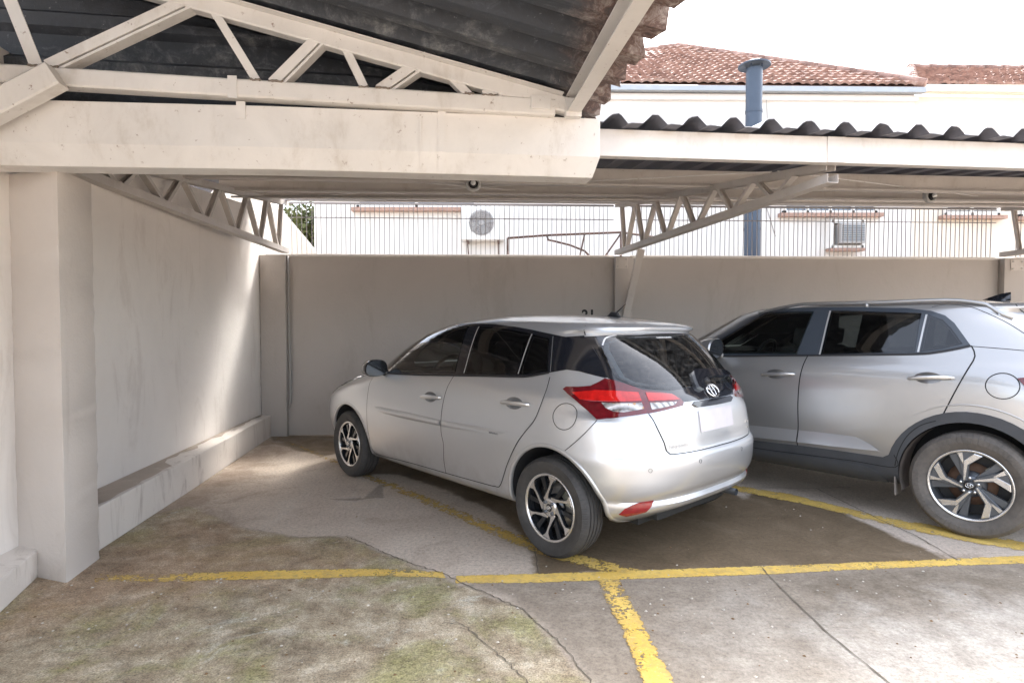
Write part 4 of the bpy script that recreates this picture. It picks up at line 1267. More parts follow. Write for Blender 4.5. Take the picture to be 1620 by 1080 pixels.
def tyre_mat(name, col, dusty):
    m, nt, b = newmat(name)
    v = coord(nt); sx = nd(nt, "ShaderNodeSeparateXYZ"); L(nt, v, sx.inputs[0])
    r = mth(nt, "SQRT", mth(nt, "ADD", mth(nt, "POWER", sx.outputs[0], 2), mth(nt, "POWER", sx.outputs[2], 2)))
    n = noise(nt, v, 9, 7, .7)
    c = ramp(nt, n, [(.3, [x*.8 for x in col]), (.7, [x*1.25 for x in col])])
    c = mix(nt, mth(nt, "MULTIPLY", sstep(nt, n, .15, .9), dusty), c, (.19, .165, .142))
    L(nt, c, b.inputs["Base Color"]); b.inputs["Roughness"].default_value = .72
    rings = mth(nt, "SINE", mth(nt, "MULTIPLY", r, 520))
    a = mth(nt, "ARCTAN2", sx.outputs[2], sx.outputs[0])
    sip = mth(nt, "PINGPONG", mth(nt, "MULTIPLY", a, 66/PI/2*2), 1)
    sh = mth(nt, "MULTIPLY", sstep(nt, sip, .12, .22), sstep(nt, mth(nt, "ABSOLUTE", sx.outputs[1]), .035, .055))
    tr = sstep(nt, r, .265, .285)
    h = mth(nt, "ADD", mth(nt, "MULTIPLY", rings, .03), mth(nt, "MULTIPLY", mth(nt, "MULTIPLY", sh, tr), .9))
    bump(nt, b, mth(nt, "ADD", h, mth(nt, "MULTIPLY", n, .15)), .55, .006)
    return m
def lens(name, col, stripes=False, rough=.07):
    m, nt, b = newmat(name)
    v = coord(nt)
    b.inputs["Roughness"].default_value = rough; b.inputs["Coat Weight"].default_value = 1; b.inputs["Coat Roughness"].default_value = .02
    if stripes:
        w = nd(nt, "ShaderNodeTexVoronoi"); w.inputs["Scale"].default_value = 55; L(nt, v, w.inputs["Vector"])
        sp = nd(nt, "ShaderNodeSeparateXYZ"); L(nt, v, sp.inputs[0])
        rb = mth(nt, "PINGPONG", mth(nt, "MULTIPLY", mth(nt, "SUBTRACT", sp.outputs[1], sp.outputs[0]), 75), 1)
        k_ = mth(nt, "ADD", mth(nt, "MULTIPLY", rb, .5), mth(nt, "MULTIPLY", noise(nt, v, 34, 5, .7), .6))
        c = ramp(nt, k_, [(.30, [x*.30 for x in col]), (.50, [x*.8 for x in col]), (.75, [min(1, x*1.35) for x in col])])
        c = mix(nt, sstep(nt, noise(nt, v, 28, 2, .5), .62, .70), c, (.42, .22, .09))
        L(nt, c, b.inputs["Base Color"]); b.inputs["Metallic"].default_value = .35
        bump(nt, b, rb, .5, .004)
    else:
        n = noise(nt, v, 30, 3, .6)
        L(nt, ramp(nt, n, [(.3, [x*.75 for x in col]), (.7, [x*1.15 for x in col])]), b.inputs["Base Color"])
    return m
def tinted(name, tint, dust=.05, lines=False):
    """tinted pane: clear view dimmed by the tint, mirror-like at the surface"""
    m, nt, b = newmat(name); nt.nodes.remove(b)
    v = coord(nt); n = noise(nt, v, 30, 7, .7)
    tr = nd(nt, "ShaderNodeBsdfTransparent"); tr.inputs[0].default_value = rgba(tint)
    gl = nd(nt, "ShaderNodeBsdfGlossy"); gl.inputs["Roughness"].default_value = .02; gl.inputs["Color"].default_value = (.95, .97, 1, 1)
    df = nd(nt, "ShaderNodeBsdfDiffuse"); df.inputs["Color"].default_value = (.20, .19, .175, 1)
    fr = nd(nt, "ShaderNodeFresnel"); fr.inputs["IOR"].default_value = 1.6
    m1 = nd(nt, "ShaderNodeMixShader"); m2 = nd(nt, "ShaderNodeMixShader")
    d = mth(nt, "MULTIPLY", sstep(nt, n, .35, .8), dust)
    if lines:
        sx = nd(nt, "ShaderNodeSeparateXYZ"); L(nt, v, sx.inputs[0])
        ln = sstep(nt, mth(nt, "PINGPONG", mth(nt, "MULTIPLY", sx.outputs[2], 62), 1), .90, .97)
        d = mth(nt, "ADD", d, mth(nt, "MULTIPLY", ln, .12))
    L(nt, d, m1.inputs[0]); L(nt, tr.outputs[0], m1.inputs[1]); L(nt, df.outputs[0], m1.inputs[2])
    L(nt, fr.outputs[0], m2.inputs[0]); L(nt, m1.outputs[0], m2.inputs[1]); L(nt, gl.outputs[0], m2.inputs[2])
    L(nt, m2.outputs[0], nt.nodes["Material Output"].inputs["Surface"])
    return m
CM = dict(
    silver=paint("bright_silver_paint", (.64, .65, .665), .315), grey=paint("warm_grey_paint", (.44, .435, .43), .315),
    well=simple("wheel_well", (.022, .022, .024), .85, bmp=.4), under=simple("underbody", (.02, .02, .02), .9),
    gap=simple("panel_gap", (.012, .012, .013), .8), band=simple("gloss_black", (.012, .013, .017), .10, coat=.6),
    glass=tinted("tinted_glass", (.55, .61, .59)), dglass=tinted("dark_tinted_glass", (.19, .21, .225)), rglass=tinted("rear_glass", (.30, .33, .33), .26, True), mirror=simple("mirror_glass", (.02, .022, .025), .03, spec=.9),
    cabin=simple("dark_cabin_lining", (.035, .035, .036), .9), seat=simple("dark_seat_fabric", (.05, .048, .047), .9, var=.2, bmp=.3),
    trim=simple("grey_window_trim", (.16, .165, .17), .35, .3), chrome=simple("chrome", (.80, .80, .80), .12, 1.0),
    lightstrip=simple("bright_strip", (.55, .55, .55), .3, .5),
    plast=simple("rough_black_plastic", (.055, .058, .064), .62, var=.2, vscale=5, bmp=.25, bscale=300),
    dplast=simple("black_plastic", (.018, .018, .02), .5), tyre=tyre_mat("tyre_rubber", (.042, .041, .041), .15),
    tyre2=tyre_mat("dusty_tyre_rubber", (.085, .077, .070), .7),
    alloy=simple("machined_alloy", (.74, .73, .72), .26, .85), dark=simple("dark_alloy", (.022, .025, .03), .22, .3, coat=.5),
    dark2=simple("graphite_alloy", (.13, .14, .155), .35, .5), disc=simple("brake_disc", (.34, .33, .32), .4, .9),
    rustdisc=simple("rusty_disc", (.13, .075, .048), .7, .3, var=.3, vscale=20), caliper=simple("caliper", (.38, .37, .30), .5, .3),
    red=lens("red_lens", (.50, .012, .010)), dred=lens("dark_red_lens", (.115, .006, .010)), clear=lens("clear_lens", (.42, .40, .385), True),
    orange=simple("orange_plastic", (.6, .2, .04), .4), white=simple("white_letters", (.8, .8, .8), .5),
    mud=simple("dusty_flap", (.24, .21, .19), .85, var=.2), dust=simple("dusty_liner", (.20, .17, .15), .9, var=.3),
)

def frame_on(sh, fr, a, h, off=0.0):
    l, n = lay(sh, fr, a, h)
    up = Vector((0, 0, 1)); up = (up-n*up.dot(n)).normalized(); x = up.cross(n).normalized()
    Mx = Matrix((x, up, n)).transposed().to_4x4(); Mx.translation = l+n*off
    return Mx       # columns: right, up, outward
def mirrored(o):
    """a mirrored twin of a laid part (y -> -y)"""
    me = o.data.copy(); nn = None
    if me.has_custom_normals: nn = [tuple(v.vector) for v in me.vertex_normals] 
    V = [(v.co.x, -v.co.y, v.co.z) for v in me.vertices]; F = [list(p.vertices)[::-1] for p in me.polygons]
    sm = [p.use_smooth for p in me.polygons]; mi = [p.material_index for p in me.polygons]; mats = list(me.materials)
    m2 = bpy.data.meshes.new(o.name); m2.from_pydata(V, [], F)
    for m in mats: m2.materials.append(m)
    m2.polygons.foreach_set("use_smooth", sm); m2.polygons.foreach_set("material_index", mi)
    bpy.data.meshes.remove(me)
    q = bpy.data.objects.new(o.name, m2); COL.objects.link(q); q.parent = o.parent
    return q

def both(sh, name, fr, outline, off, mat, parents, **k):
    """left and right pieces; parents: one object or (left, right)"""
    out = []
    for i, sd in enumerate((1, -1)):
        p = parents[i] if isinstance(parents, (list, tuple)) else parents
        out.append(lay_patch(sh, name, fr, outline, off, mat, p, side=sd, **k))
    return out
def both_r(sh, name, fr, lines, w, off, mat, parents, **k):
    out = []
    for i, sd in enumerate((1, -1)):
        p = parents[i] if isinstance(parents, (list, tuple)) else parents
        for ln in lines: out.append(lay_ribbon(sh, name, fr, [ln], w, off, mat, p, side=sd, **k))
    return out

def plate(mb, poly, t0, t1, front, side):
    """flat spoke: poly in (u right, v up) seen from outside (+y), front face at t1"""
    P0 = [Vector((-u, t0, v)) for u, v in poly]; P1 = [Vector((-u, t1, v)) for u, v in poly]
    n = len(poly); ce = sum((Vector((-u, 0, v)) for u, v in poly), Vector())/n
    Pi = [p+(Vector((ce.x, p.y, ce.z))-p)*.06+Vector((0, .0025, 0)) for p in P1]
    mb.cur = side; mb.add(P0+P1, [(i, (i+1) % n, n+(i+1) % n, n+i) for i in range(n)])
    mb.cur = front; mb.add(P1+Pi, [(i, (i+1) % n, n+(i+1) % n, n+i) for i in range(n)]); mb.add(Pi, [tuple(range(n))])
def rot2(poly, a):
    c, s = math.cos(a), math.sin(a); return [(u*c-v*s, u*s+v*c) for u, v in poly]

def tyre_mesh(R, w, rim, grooves):
    mb = MB(); h = w/2
    P = [(rim+.003, -h*.80), (rim+.02, -h*.93), (rim+(R-rim)*.45, -h*1.03), (rim+(R-rim)*.75, -h*1.0), (R-.018, -h*.90), (R-.006, -h*.80)]
    tr = []
    gs = sorted(grooves)
    tr.append((R-.002, -h*.66))
    for g in gs: tr += [(R, g-.0055), (R-.008, g-.004), (R-.008, g+.004), (R, g+.0055)]
    tr.append((R-.002, h*.66))
    Q = [(r, -t) for r, t in reversed(P)]
    mb.smooth = True
    mb.lathe(P+tr+Q, 80)
    return mb
def add_wheel(parent, x, y, z, kind, flip, steer=0.0):
    R, w, rim = (.301, .185, .203) if kind == "hatch" else (.345, .215, .231)
    mb = MB()
    h = w/2
    mats = [CM["alloy"], CM["dark"] if kind == "hatch" else CM["dark2"], CM["disc"], CM["rustdisc"], CM["caliper"], CM["dplast"]]
    # rim: bright lip, dark barrel
    mb.smooth = True
    mb.cur = 0; mb.lathe([(rim+.004, h*.76), (rim+.003, h*.86), (rim-.003, h*.88), (rim-.012, h*.83), (rim-.014, h*.78)], 72)
    mb.cur = 1; mb.lathe([(rim-.014, h*.78), (rim-.022, h*.55), (rim-.028, -h*.7), (rim+.003, -h*.8)], 72)
    mb.cur = 5; mb.lathe([(rim-.028, -h*.25), (.0, -h*.25)], 48)
    mb.cur = 2 if kind == "hatch" else 3; rd_ = .70 if kind == "hatch" else .60
    mb.lathe([(rim*rd_, h*.0), (rim*rd_, h*.06), (rim*.36, h*.06)], 48)
    mb.cur = 1; mb.lathe([(rim*.36, h*.08), (rim*.36, h*.3), (0, h*.3)], 32)
    mb.smooth = False
    mb.cur = 4
    for k in range(5):
        a = .35+k*.12; mb.box((-math.cos(a)*rim*.62, h*.12, math.sin(a)*rim*.62), (.035, .05, .035), Matrix.Rotation(-a, 3, 'Y'))
    s = rim-.012
    if kind == "hatch":
        for k in range(6):
            a = k*PI/3+math.radians(-5)
            # dark inner spoke then the machined swirl
            dk = [(-.055, .30), (.055, .30), (.16, .98), (-.02, .985)]
            plate(mb, rot2([(u*s, v*s) for u, v in dk], a-.50), h*.46, h*.62, 1, 1)
            sw = [(-.28, .20), (-.20, .36), (-.155, .45), (-.045, .72), (-.035, .85), (-.12, .985), (.0, 1.0), (.20, .975), (.10, .89), (.05, .80), (-.01, .60), (-.075, .42), (-.08, .28), (-.02, .22), (-.1, .1)]
            plate(mb, rot2([(u*s, v*s) for u, v in sw], a), h*.50, h*.78, 0, 1)
        mb.cur = 0; mb.smooth = True; mb.lathe([(s*.30, h*.70), (s*.285, h*.815), (s*.20, h*.83), (s*.12, h*.82)], 40)
        mb.cur = 1; mb.lathe([(s*.125, h*.815), (s*.11, h*.85), (s*.0, h*.86)], 24); mb.smooth = False
        nl, rn = 4, s*.215
    else:
        for k in range(5):
            a = k*2*PI/5
            dk = [(-.075, .22), (.075, .22), (.11, .70), (.17, .985), (-.06, .99), (-.06, .70)]
            plate(mb, rot2([(u*s, v*s) for u, v in dk], a+.52), h*.40, h*.58, 1, 1)
            bk = [(-.165, .10), (-.30, .95), (-.10, .99), (.10, .98), (.31, .93), (-.02, .60), (-.05, .1)]
            plate(mb, rot2([(u*s, v*s) for u, v in bk], a), h*.50, h*.74, 1, 1)
            main = [(-.150, .14), (-.148, .72), (.10, .975), (.30, .925), (-.055, .615), (-.105, .14)]
            plate(mb, rot2([(u*s, v*s) for u, v in main], a), h*.70, h*.82, 0, 1)
            sml = [(-.165, .62), (-.31, .935), (-.185, .965), (-.15, .72)]
            plate(mb, rot2([(u*s, v*s) for u, v in sml], a), h*.70, h*.81, 0, 1)
        mb.cur = 1; mb.smooth = True; mb.lathe([(s*.30, h*.55), (s*.27, h*.70), (s*.15, h*.72)], 40)
        mb.cur = 5; mb.lathe([(s*.155, h*.70), (s*.14, h*.84), (s*.0, h*.85)], 28); mb.smooth = False
        nl, rn = 5, s*.225
    wh = mb.build("wheel", mats, parent)
    wh.location = (x, y, z); wh.rotation_euler = (0, 0, (PI if flip else 0)+steer)
    ty = tyre_mesh(R, w, rim, (-.045, -.015, .015, .045) if kind == "hatch" else (-.055, -.02, .02, .055))
    t = ty.build("tyre", CM["tyre"] if kind == "hatch" else CM["tyre2"], wh, recalc=True, auto=.7)
    nb = MB(); nb.smooth = True; nb.lathe([(.0105, 0), (.0105, .010), (.006, .014), (0, .0145)], 10)
    nm_ = None
    for k in range(nl):
        a = 2*PI*k/nl+(PI/4 if nl == 4 else .30)
        if nm_ is None:
            o = nb.build("wheel_nut", CM["dark2"] if nl == 4 else CM["chrome"], wh); nm_ = o.data
        else:
            o = bpy.data.objects.new("wheel_nut", nm_); COL.objects.link(o); o.parent = wh
        o.location = (-math.cos(a)*rn, h*(.805 if nl == 4 else .715), math.sin(a)*rn)
    # maker's mark on the cap
    cm = MB(); cm.smooth = True
    if kind == "hatch":
        ring(cm, s*.075, s*.055, .0022, h*.865); ring(cm, s*.025, s*.052, .0018, h*.866); ring(cm, s*.052, s*.022, .0018, h*.866, dz=s*.022)
    else:
        ring(cm, s*.095, s*.062, .0026, h*.855)
        cm.tube([(s*.045, h*.855, s*.040), (s*.022, h*.856, -s*.040)], .0028, 6); cm.tube([(-s*.022, h*.855, s*.040), (-s*.045, h*.856, -s*.040)], .0028, 6)
        cm.tube([(s*.03, h*.856, -s*.008), (-s*.03, h*.856, s*.008)], .0028, 6)
    cm.build("cap_emblem", CM["chrome"] if kind != "hatch" else CM["alloy"], wh)
    return wh
def ring(mb, rx, rz, r, t, dz=0.0, n=28):
    mb.tube([(math.cos(2*PI*k/n)*rx, t, math.sin(2*PI*k/n)*rz+dz) for k in range(n+1)], r, 6, False)

def handle(sh, name, a0, a1, h0, h1, parent, side, mat, dish=True):
    """grab handle between two points on a door"""
    if dish:
        n = 20; am, hm, ra, rh = (a0+a1)/2+(a0-a1)*.06, (h0+h1)/2+.002, abs(a0-a1)*.30, .038
        out = [(am+math.cos(2*PI*k/n)*ra, hm+math.sin(2*PI*k/n)*rh) for k in range(n)]
        V, F, N = patch(sh, "side", out, .0034, grid=.012, side=1)
        T = Vector((1, 0, 0)); N2 = []
        for v, nn in zip(V, N):
            N2.append((nn-T*((v.x-am)/ra)*-.55*1-Vector((0, 0, 1))*((v.z-hm)/rh)*.75).normalized())
        if side < 0:
            V = [Vector((v.x, -v.y, v.z)) for v in V]; N2 = [Vector((v.x, -v.y, v.z)) for v in N2]; F = [f[::-1] for f in F]
        mesh_obj("handle_recess_shade", V, F, N2, CM["recess"], parent)  # raised patch; its darker paint stands in for the hollow's shade
    mb = MB(); mb.smooth = True
    m = 14; rings_ = []
    for i in range(m+1):
        t = i/m; a = a0+(a1-a0)*t; hh = h0+(h1-h0)*t
        l, nn = lay(sh, "side", a, hh)
        lift = .010+.024*math.sin(PI*min(1, max(0, t)))**.45
        ry = .0075; rz = .0155*(.35+.65*min(1, 4*min(t+.03, 1-t+.03)))
        c = l+nn*lift
        rings_.append([c+nn*(math.cos(2*PI*k/10)*ry)+Vector((0, 0, 1))*(math.sin(2*PI*k/10)*rz) for k in range(10)])
    V = [p for r in rings_ for p in r]
    F = [(i*10+k, i*10+(k+1) % 10, (i+1)*10+(k+1) % 10, (i+1)*10+k) for i in range(m) for k in range(10)]
    F += [tuple(range(9, -1, -1)), tuple(range(m*10, m*10+10))]
    mb.add(V, F)
    for i in (1, m-1):     # feet
        l, nn = lay(sh, "side", a0+(a1-a0)*i/m, h0+(h1-h0)*i/m)
        mb.tube([l-nn*.004, l+nn*.026], .011, 10)
    if side < 0: mb.v = [(p[0], -p[1], p[2]) for p in mb.v]
    return mb.build(name, mat, parent)

def mirror_shell(parent, c, size, mat, glassmat, side, name="door_mirror", two=None):
    """rounded mirror housing: domed towards the front, flat glass to the rear"""
    mb = MB(); mb.smooth = True
    nu, nv = 28, 16; V = []
    for j in range(nv+1):
        ph = PI/2*j/nv       # 0 rim .. pi/2 nose
        rr = math.cos(ph)**.62; xx = math.sin(ph)
        for i in range(nu):
            th = 2*PI*i/nu
            cy = math.copysign(abs(math.cos(th))**.75, math.cos(th)); cz = math.copysign(abs(math.sin(th))**.8, math.sin(th))
            sl = -.25*cz*rr*size[2]*.3
            V.append((c[0]+xx*size[0]+sl, c[1]+side*(cy*rr*size[1]*(1-.08*cz)), c[2]+cz*rr*size[2]))
    F = [(j*nu+i, j*nu+(i+1) % nu, (j+1)*nu+(i+1) % nu, (j+1)*nu+i) for j in range(nv) for i in range(nu)]
    mb.add(V, F)
    if two is not None:
        mb.mi = [1 if sum(mb.v[q][2] for q in f)/4 < c[2]-size[2]*.35 else 0 for f in mb.f]
    # rim return
    rim0 = V[:nu]; rim1 = [Vector(p)*.0+Vector((p[0]-.012, c[1]+(p[1]-c[1])*.93, c[2]+(p[2]-c[2])*.93)) for p in rim0]
    b = len(mb.v); mb.add([*rim0, *rim1], [(i, nu+i, nu+(i+1) % nu, (i+1) % nu) for i in range(nu)])
    mb.cur = 0
    mb.tube([(c[0]+.02, c[1]-side*size[1]*.8, c[2]-size[2]*.6), (c[0]+.05, c[1]-side*(size[1]+.09), c[2]-size[2]*.85)], .028, 10)
    o = mb.build(name, [mat] + ([two] if two is not None else []), parent)
    g = MB(); g.add([(p.x+.004, p.y, p.z) for p in rim1], [tuple(range(nu))]); g.build("mirror_glass", glassmat, o)
    return o

def letters(sh, fr, a, h, w, hh, n, parent, name, mat, seed, off=.002):
    """a row of small raised strokes too fine to read at this size"""
    Mx = frame_on(sh, fr, a, h, off); mb = MB(); r = random.Random(seed)
    for i in range(n):
        x = -w/2+w*(i+.5)/n; ww = w/n*.62
        for q in range(2):
            mb.beam(Mx @ Vector((x-ww/2+q*ww, -hh/2, 0)), Mx @ Vector((x-ww/2+q*ww*r.uniform(.6, 1), hh/2*r.uniform(.4, 1), 0)), hh*.16, .002, up=Mx.to_3x3() @ Vector((0, 0, 1)))
        mb.beam(Mx @ Vector((x-ww/2, r.uniform(-.4, .4)*hh, 0)), Mx @ Vector((x+ww/2, r.uniform(-.4, .4)*hh, 0)), hh*.16, .002, up=Mx.to_3x3() @ Vector((0, 0, 1)))
    return mb.build(name, mat, parent)

def arch_ring(sh, ax, z, r, w, off, a0, a1, side, name, mat, parent, lip=.02):
    """raised lip following a wheel opening"""
    mb = MB(); mb.smooth = True; n = 44; V = []
    for i in range(n+1):
        a = a0+(a1-a0)*i/n
        p, q = (ax+math.cos(a)*(r-.001), z+math.sin(a)*(r-.001)), (ax+math.cos(a)*(r+w), z+math.sin(a)*(r+w))
        lo, no = lay(sh, "side", *q); li, ni = lay(sh, "side", *p)
        V += [lo+no*.0006, lo+no*off*.75+(li-lo)*.15, li+ni*off, li-Vector((0, 1, 0))*lip]
    F = [(i*4+k, i*4+k+1, (i+1)*4+k+1, (i+1)*4+k) for i in range(n) for k in range(3)]
    if side < 0: V = [Vector((v.x, -v.y, v.z)) for v in V]
    mb.add(V, F); return mb.build(name, mat, parent)

def mirror_list(half):
    """left half outline (y>=0, centre to centre) completed to the right"""
    return half+[(-y, h) for y, h in reversed(half) if y > 1e-4]

def cabin_fittings(t, ys, xf, xr, xd, dz):
    """seats, dashboard and wheel seen dimly through the glass"""
    def seat(x, y, w, heads):
        mb = MB(); mb.box((x, y, .84+dz), (.12, w, .50), Matrix.Rotation(-.22, 3, 'Y')); se = mb.build("seat", CM["seat"], t, bevel=.03)
        for hy in heads:
            mb = MB(); mb.box((x-.085, hy, 1.17+dz), (.08, .23, .15), Matrix.Rotation(-.15, 3, 'Y')); mb.build("headrest", CM["seat"], se, bevel=.03)
    seat(xf, ys, .46, [ys]); seat(xf, -ys, .46, [-ys]); seat(xr, 0, .96, [.32, -.32])
    mb = MB(); mb.box((xd, 0, .86+dz), (.22, .98, .22), Matrix.Rotation(.2, 3, 'Y')); mb.build("dashboard", CM["cabin"], t, bevel=.03)
    R = Matrix.Rotation(-.45, 3, 'Y'); c = Vector((xd-.24, ys, .97+dz)); mb = MB(); mb.smooth = True
    mb.tube([c+R @ Vector((0, math.cos(2*PI*k/28)*.18, math.sin(2*PI*k/28)*.18)) for k in range(29)], .016, 8, False)
    mb.tube([c+R @ Vector((0, -.17, 0)), c+R @ Vector((.02, 0, -.02)), c+R @ Vector((0, .17, 0))], .022, 8)
    mb.build("steering_wheel", CM["dplast"], t)
    mb = MB(); mb.box((xd-.12, 0, 1.31+dz), (.03, .22, .06)); mb.build("interior_mirror", CM["dplast"], t, bevel=.01)

# ------------------------------------------------------------------ silver hatchback
def build_hatch():
    sh = HATCH_SH
    t = thing("parked_car", "silver hatchback seen from behind with long red tail lights and dark windows", "car",
              (.8434, 4.0913, 0), PI/2+.73873)
    mb = MB(); mb.box((1.30, 0, .30), (3.4, 1.0, .16)); mb.build("underbody", CM["under"], t)
    fd = [(2.148, .960), (2.154, .85), (2.169, .70), (2.179, .506), (2.166, .335), (2.141, .292), (2.064, .279), (1.547, .302), (1.072, .311), (1.072, .407), (1.053, .524), (1.073, .614), (1.069, .735), (1.055, .847), (1.035, .952), (1.013, 1.021), (1.5, .997), (1.92, .972)]
    rd = [(1.006, 1.022), (1.028, .952), (1.048, .847), (1.062, .735), (1.066, .614), (1.046, .524), (1.065, .407), (1.066, .312), (.671, .32), (.524, .326), (.463, .347), (.367, .504), (.274, .646), (.195, .737), (.111, .832), (.071, .961), (.078, 1.070), (.086, 1.093), (.245, 1.063), (.362, 1.053), (.716, 1.036)]
    fds = both(sh, "door", "side", fd, .0016, CM["silver"], t, thick=.004, grid=.035)
    rds = both(sh, "door", "side", rd, .0016, CM["silver"], t, thick=.004, grid=.035)
    both_r(sh, "panel_gap", "side", [[(2.152, .965), (2.158, .85), (2.173, .70), (2.183, .506), (2.169, .332), (2.141, .288), (2.06, .275), (1.547, .298), (1.069, .307), (.671, .316), (.520, .322), (.458, .343), (.362, .502), (.270, .642), (.191, .733), (.107, .828), (.067, .961), (.074, 1.076)],
        [(1.009, 1.023), (1.031, .952), (1.051, .847), (1.066, .735), (1.070, .614), (1.050, .524), (1.069, .407), (1.069, .306)]], .0055, .0021, CM["gap"], t)
    band = [(1.99, .985), (2.10, 1.06), (2.03, 1.145), (1.935, 1.205), (1.80, 1.287), (1.594, 1.362), (1.356, 1.393), (1.066, 1.404), (.804, 1.398), (.552, 1.380), (.374, 1.361), (.173, 1.334), (.068, 1.320), (-.040, 1.329), (-.109, 1.272), (-.198, 1.184), (-.279, 1.090), (-.263, 1.087), (-.114, 1.118), (-.029, 1.125), (.088, 1.102), (.246, 1.070), (.364, 1.060), (.719, 1.042), (1.15, 1.021), (1.5, 1.003)]
    gf = [(1.867, .999), (1.93, 1.07), (1.925, 1.10), (1.827, 1.205), (1.653, 1.294), (1.439, 1.350), (1.247, 1.374), (1.081, 1.387), (1.009, 1.043), (1.403, 1.024)]
    gr = [(.947, 1.379), (.77, 1.373), (.527, 1.353), (.374, 1.335), (.366, 1.074), (.627, 1.058), (.898, 1.046)]
    gq = [(.346, 1.329), (.190, 1.308), (.109, 1.109), (.281, 1.081), (.342, 1.076)]
    half = [(0, 1.338), (.45, 1.333), (.577, 1.322), (.582, 1.272), (.605, 1.184), (.635, 1.086), (.623, 1.070), (.575, 1.042), (.534, 1.020), (.448, 1.010), (.372, .996), (.328, .973), (.293, .943), (.126, .944), (0, .944)]
    gh = [(0, 1.331), (.44, 1.327), (.535, 1.300), (.568, 1.255), (.592, 1.17), (.606, 1.085), (.562, 1.046), (.484, 1.028), (.357, 1.014), (.188, 1.020), (.1, 1.022), (0, 1.022)]
    ws = mirror_list([(0, 1.40), (.42, 1.36), (.50, 1.30), (.56, 1.12), (.60, 1.0), (.3, .985), (0, .98)])
    rg = mirror_list(gh)
    body = body_object(sh, "body", [CM["silver"], CM["well"], CM["cabin"]], t, [(0, .305), (HATCH_BASE, .305)], .362, .52,
        [(2.10, .62), (2.05, .98), (1.78, 1.21), (1.45, 1.335), (1.0, 1.375), (.3, 1.335), (.0, 1.28), (-.17, 1.15), (-.24, 1.0), (-.15, .62)], .50,
        [inset(q, .012) for q in (gf, gr, gq)], inset([(y*.97, h) for y, h in rg], .02), -.08, inset(ws, .03), 1.72)
    bl, br = both(sh, "window_surround", "side", band, .0022, CM["band"], t, grid=.03, holes=[inset(q, .010) for q in (gf, gr, gq)])
    for g in (gf, gr, gq): both(sh, "window", "side", g, .0044, CM["glass"] if g is gf else CM["dglass"], (bl, br), grid=.03)
    both_r(sh, "window_trim", "side", [[(.951, 1.379), (.903, 1.048)], [(.359, 1.333), (.353, 1.077)]], .009, .0052, CM["lightstrip"], (bl, br), smooth=False)
    both_r(sh, "window_trim", "side", [[(.164, 1.322), (.122, 1.213), (.084, 1.105)]], .006, .0032, CM["trim"], (bl, br))
    both_r(sh, "belt_moulding", "side", [[(1.93, .985), (1.47, 1.001), (.995, 1.025), (.716, 1.040), (.362, 1.058), (.246, 1.068), (.088, 1.100)]], .012, .0056, CM["dplast"], (bl, br))
    for i, sd in enumerate((1, -1)):
        handle(sh, "door_handle", 1.336, 1.077, .846, .862, fds[i], sd, CM["handle"])
        handle(sh, "door_handle", .425, .165, .893, .900, rds[i], sd, CM["handle"])
    mf = [(2.05, .700), (1.95, .709), (1.564, .709), (1.080, .701), (1.080, .659), (1.564, .653), (1.918, .663), (2.0, .678)]
    mr = [(1.046, .699), (.556, .714), (.38, .718), (.335, .714), (.429, .687), (.555, .674), (1.046, .658)]
    def rise(x, h):
        c_ = .6815; q = abs(h-c_)/.026
        return .013*max(0.0, 1-q**2.2)*min(1, max(.15, (2.07-x)/.10))*min(1, max(.15, (x-.325)/.10))
    ml, mrr = [], []
    for poly, pars, lst in ((mf, fds, ml), (mr, rds, mrr)):
        for i, sd in enumerate((1, -1)):
            V, F, N = patch(sh, "side", poly, .0035, thick=.005, grid=.0085, side=sd, rise=rise)
            lst.append(mesh_obj("side_moulding", V, F, None, CM["silver"], pars[i]))
    letters(sh, "side", .47, .690, .085, .013, 5, mrr[0], "moulding_lettering", CM["trim"], 3, .0175)
    n = 36
    both_r(sh, "fuel_flap_gap", "side", [[(-.115+math.cos(2*PI*k/n)*.082, .862+math.sin(2*PI*k/n)*.075) for k in range(n)]], .0045, .0016, CM["gap"], t, closed=True)
    bpy.data.objects.remove([o for o in t.children if o.name.startswith("fuel_flap_gap")][-1])
    both_r(sh, "panel_gap", "corner", [[(.393, .86), (.477, .763), (.563, .669)]], .0045, .0016, CM["gap"], t)
    both_r(sh, "panel_gap", "side", [[(-.017, 1.391), (-.042, 1.364), (-.046, 1.332)]], .006, .0016, CM["gap"], t)
    # tail lights
    qo = [(.558, 1.011), (.54, 1.025), (.477, 1.028), (.408, 1.037), (.360, 1.060), (.326, 1.080), (.277, 1.070), (.191, 1.043), (.129, 1.021), (.114, .96), (.098, .897), (.252, .881), (.393, .861), (.437, .904), (.491, .951), (.541, .992)]
    go = [(.545, 1.021), (.524, 1.017), (.448, 1.007), (.373, .993), (.329, .969), (.309, .941), (.321, .925), (.438, .910), (.556, .895), (.556, .96)]
    TL = both(sh, "tail_light", "corner", qo, .012, CM["dred"], t, thick=.016, grid=.02)
    TG = both(sh, "tail_light", "rear", go, .0105, CM["dred"], t, thick=.016, grid=.02)
    both(sh, "brake_lens", "corner", [(.512, .995), (.383, 1.013), (.289, 1.013), (.150, 1.005), (.139, .962), (.262, .958), (.417, .957), (.474, .962)], .015, CM["red"], TL, grid=.02)
    both(sh, "brake_lens", "rear", [(.524, 1.003), (.376, .989), (.338, .959), (.535, .960)], .015, CM["red"], TG, grid=.02)
    both(sh, "reversing_lens", "corner", [(.36, .950), (.245, .949), (.140, .951), (.129, .920), (.243, .900), (.301, .904), (.341, .925)], .015, CM["clear"], TL, grid=.016)
    both(sh, "reversing_lens", "rear", [(.534, .950), (.366, .948), (.383, .934), (.534, .914)], .015, CM["clear"], TG, grid=.016)
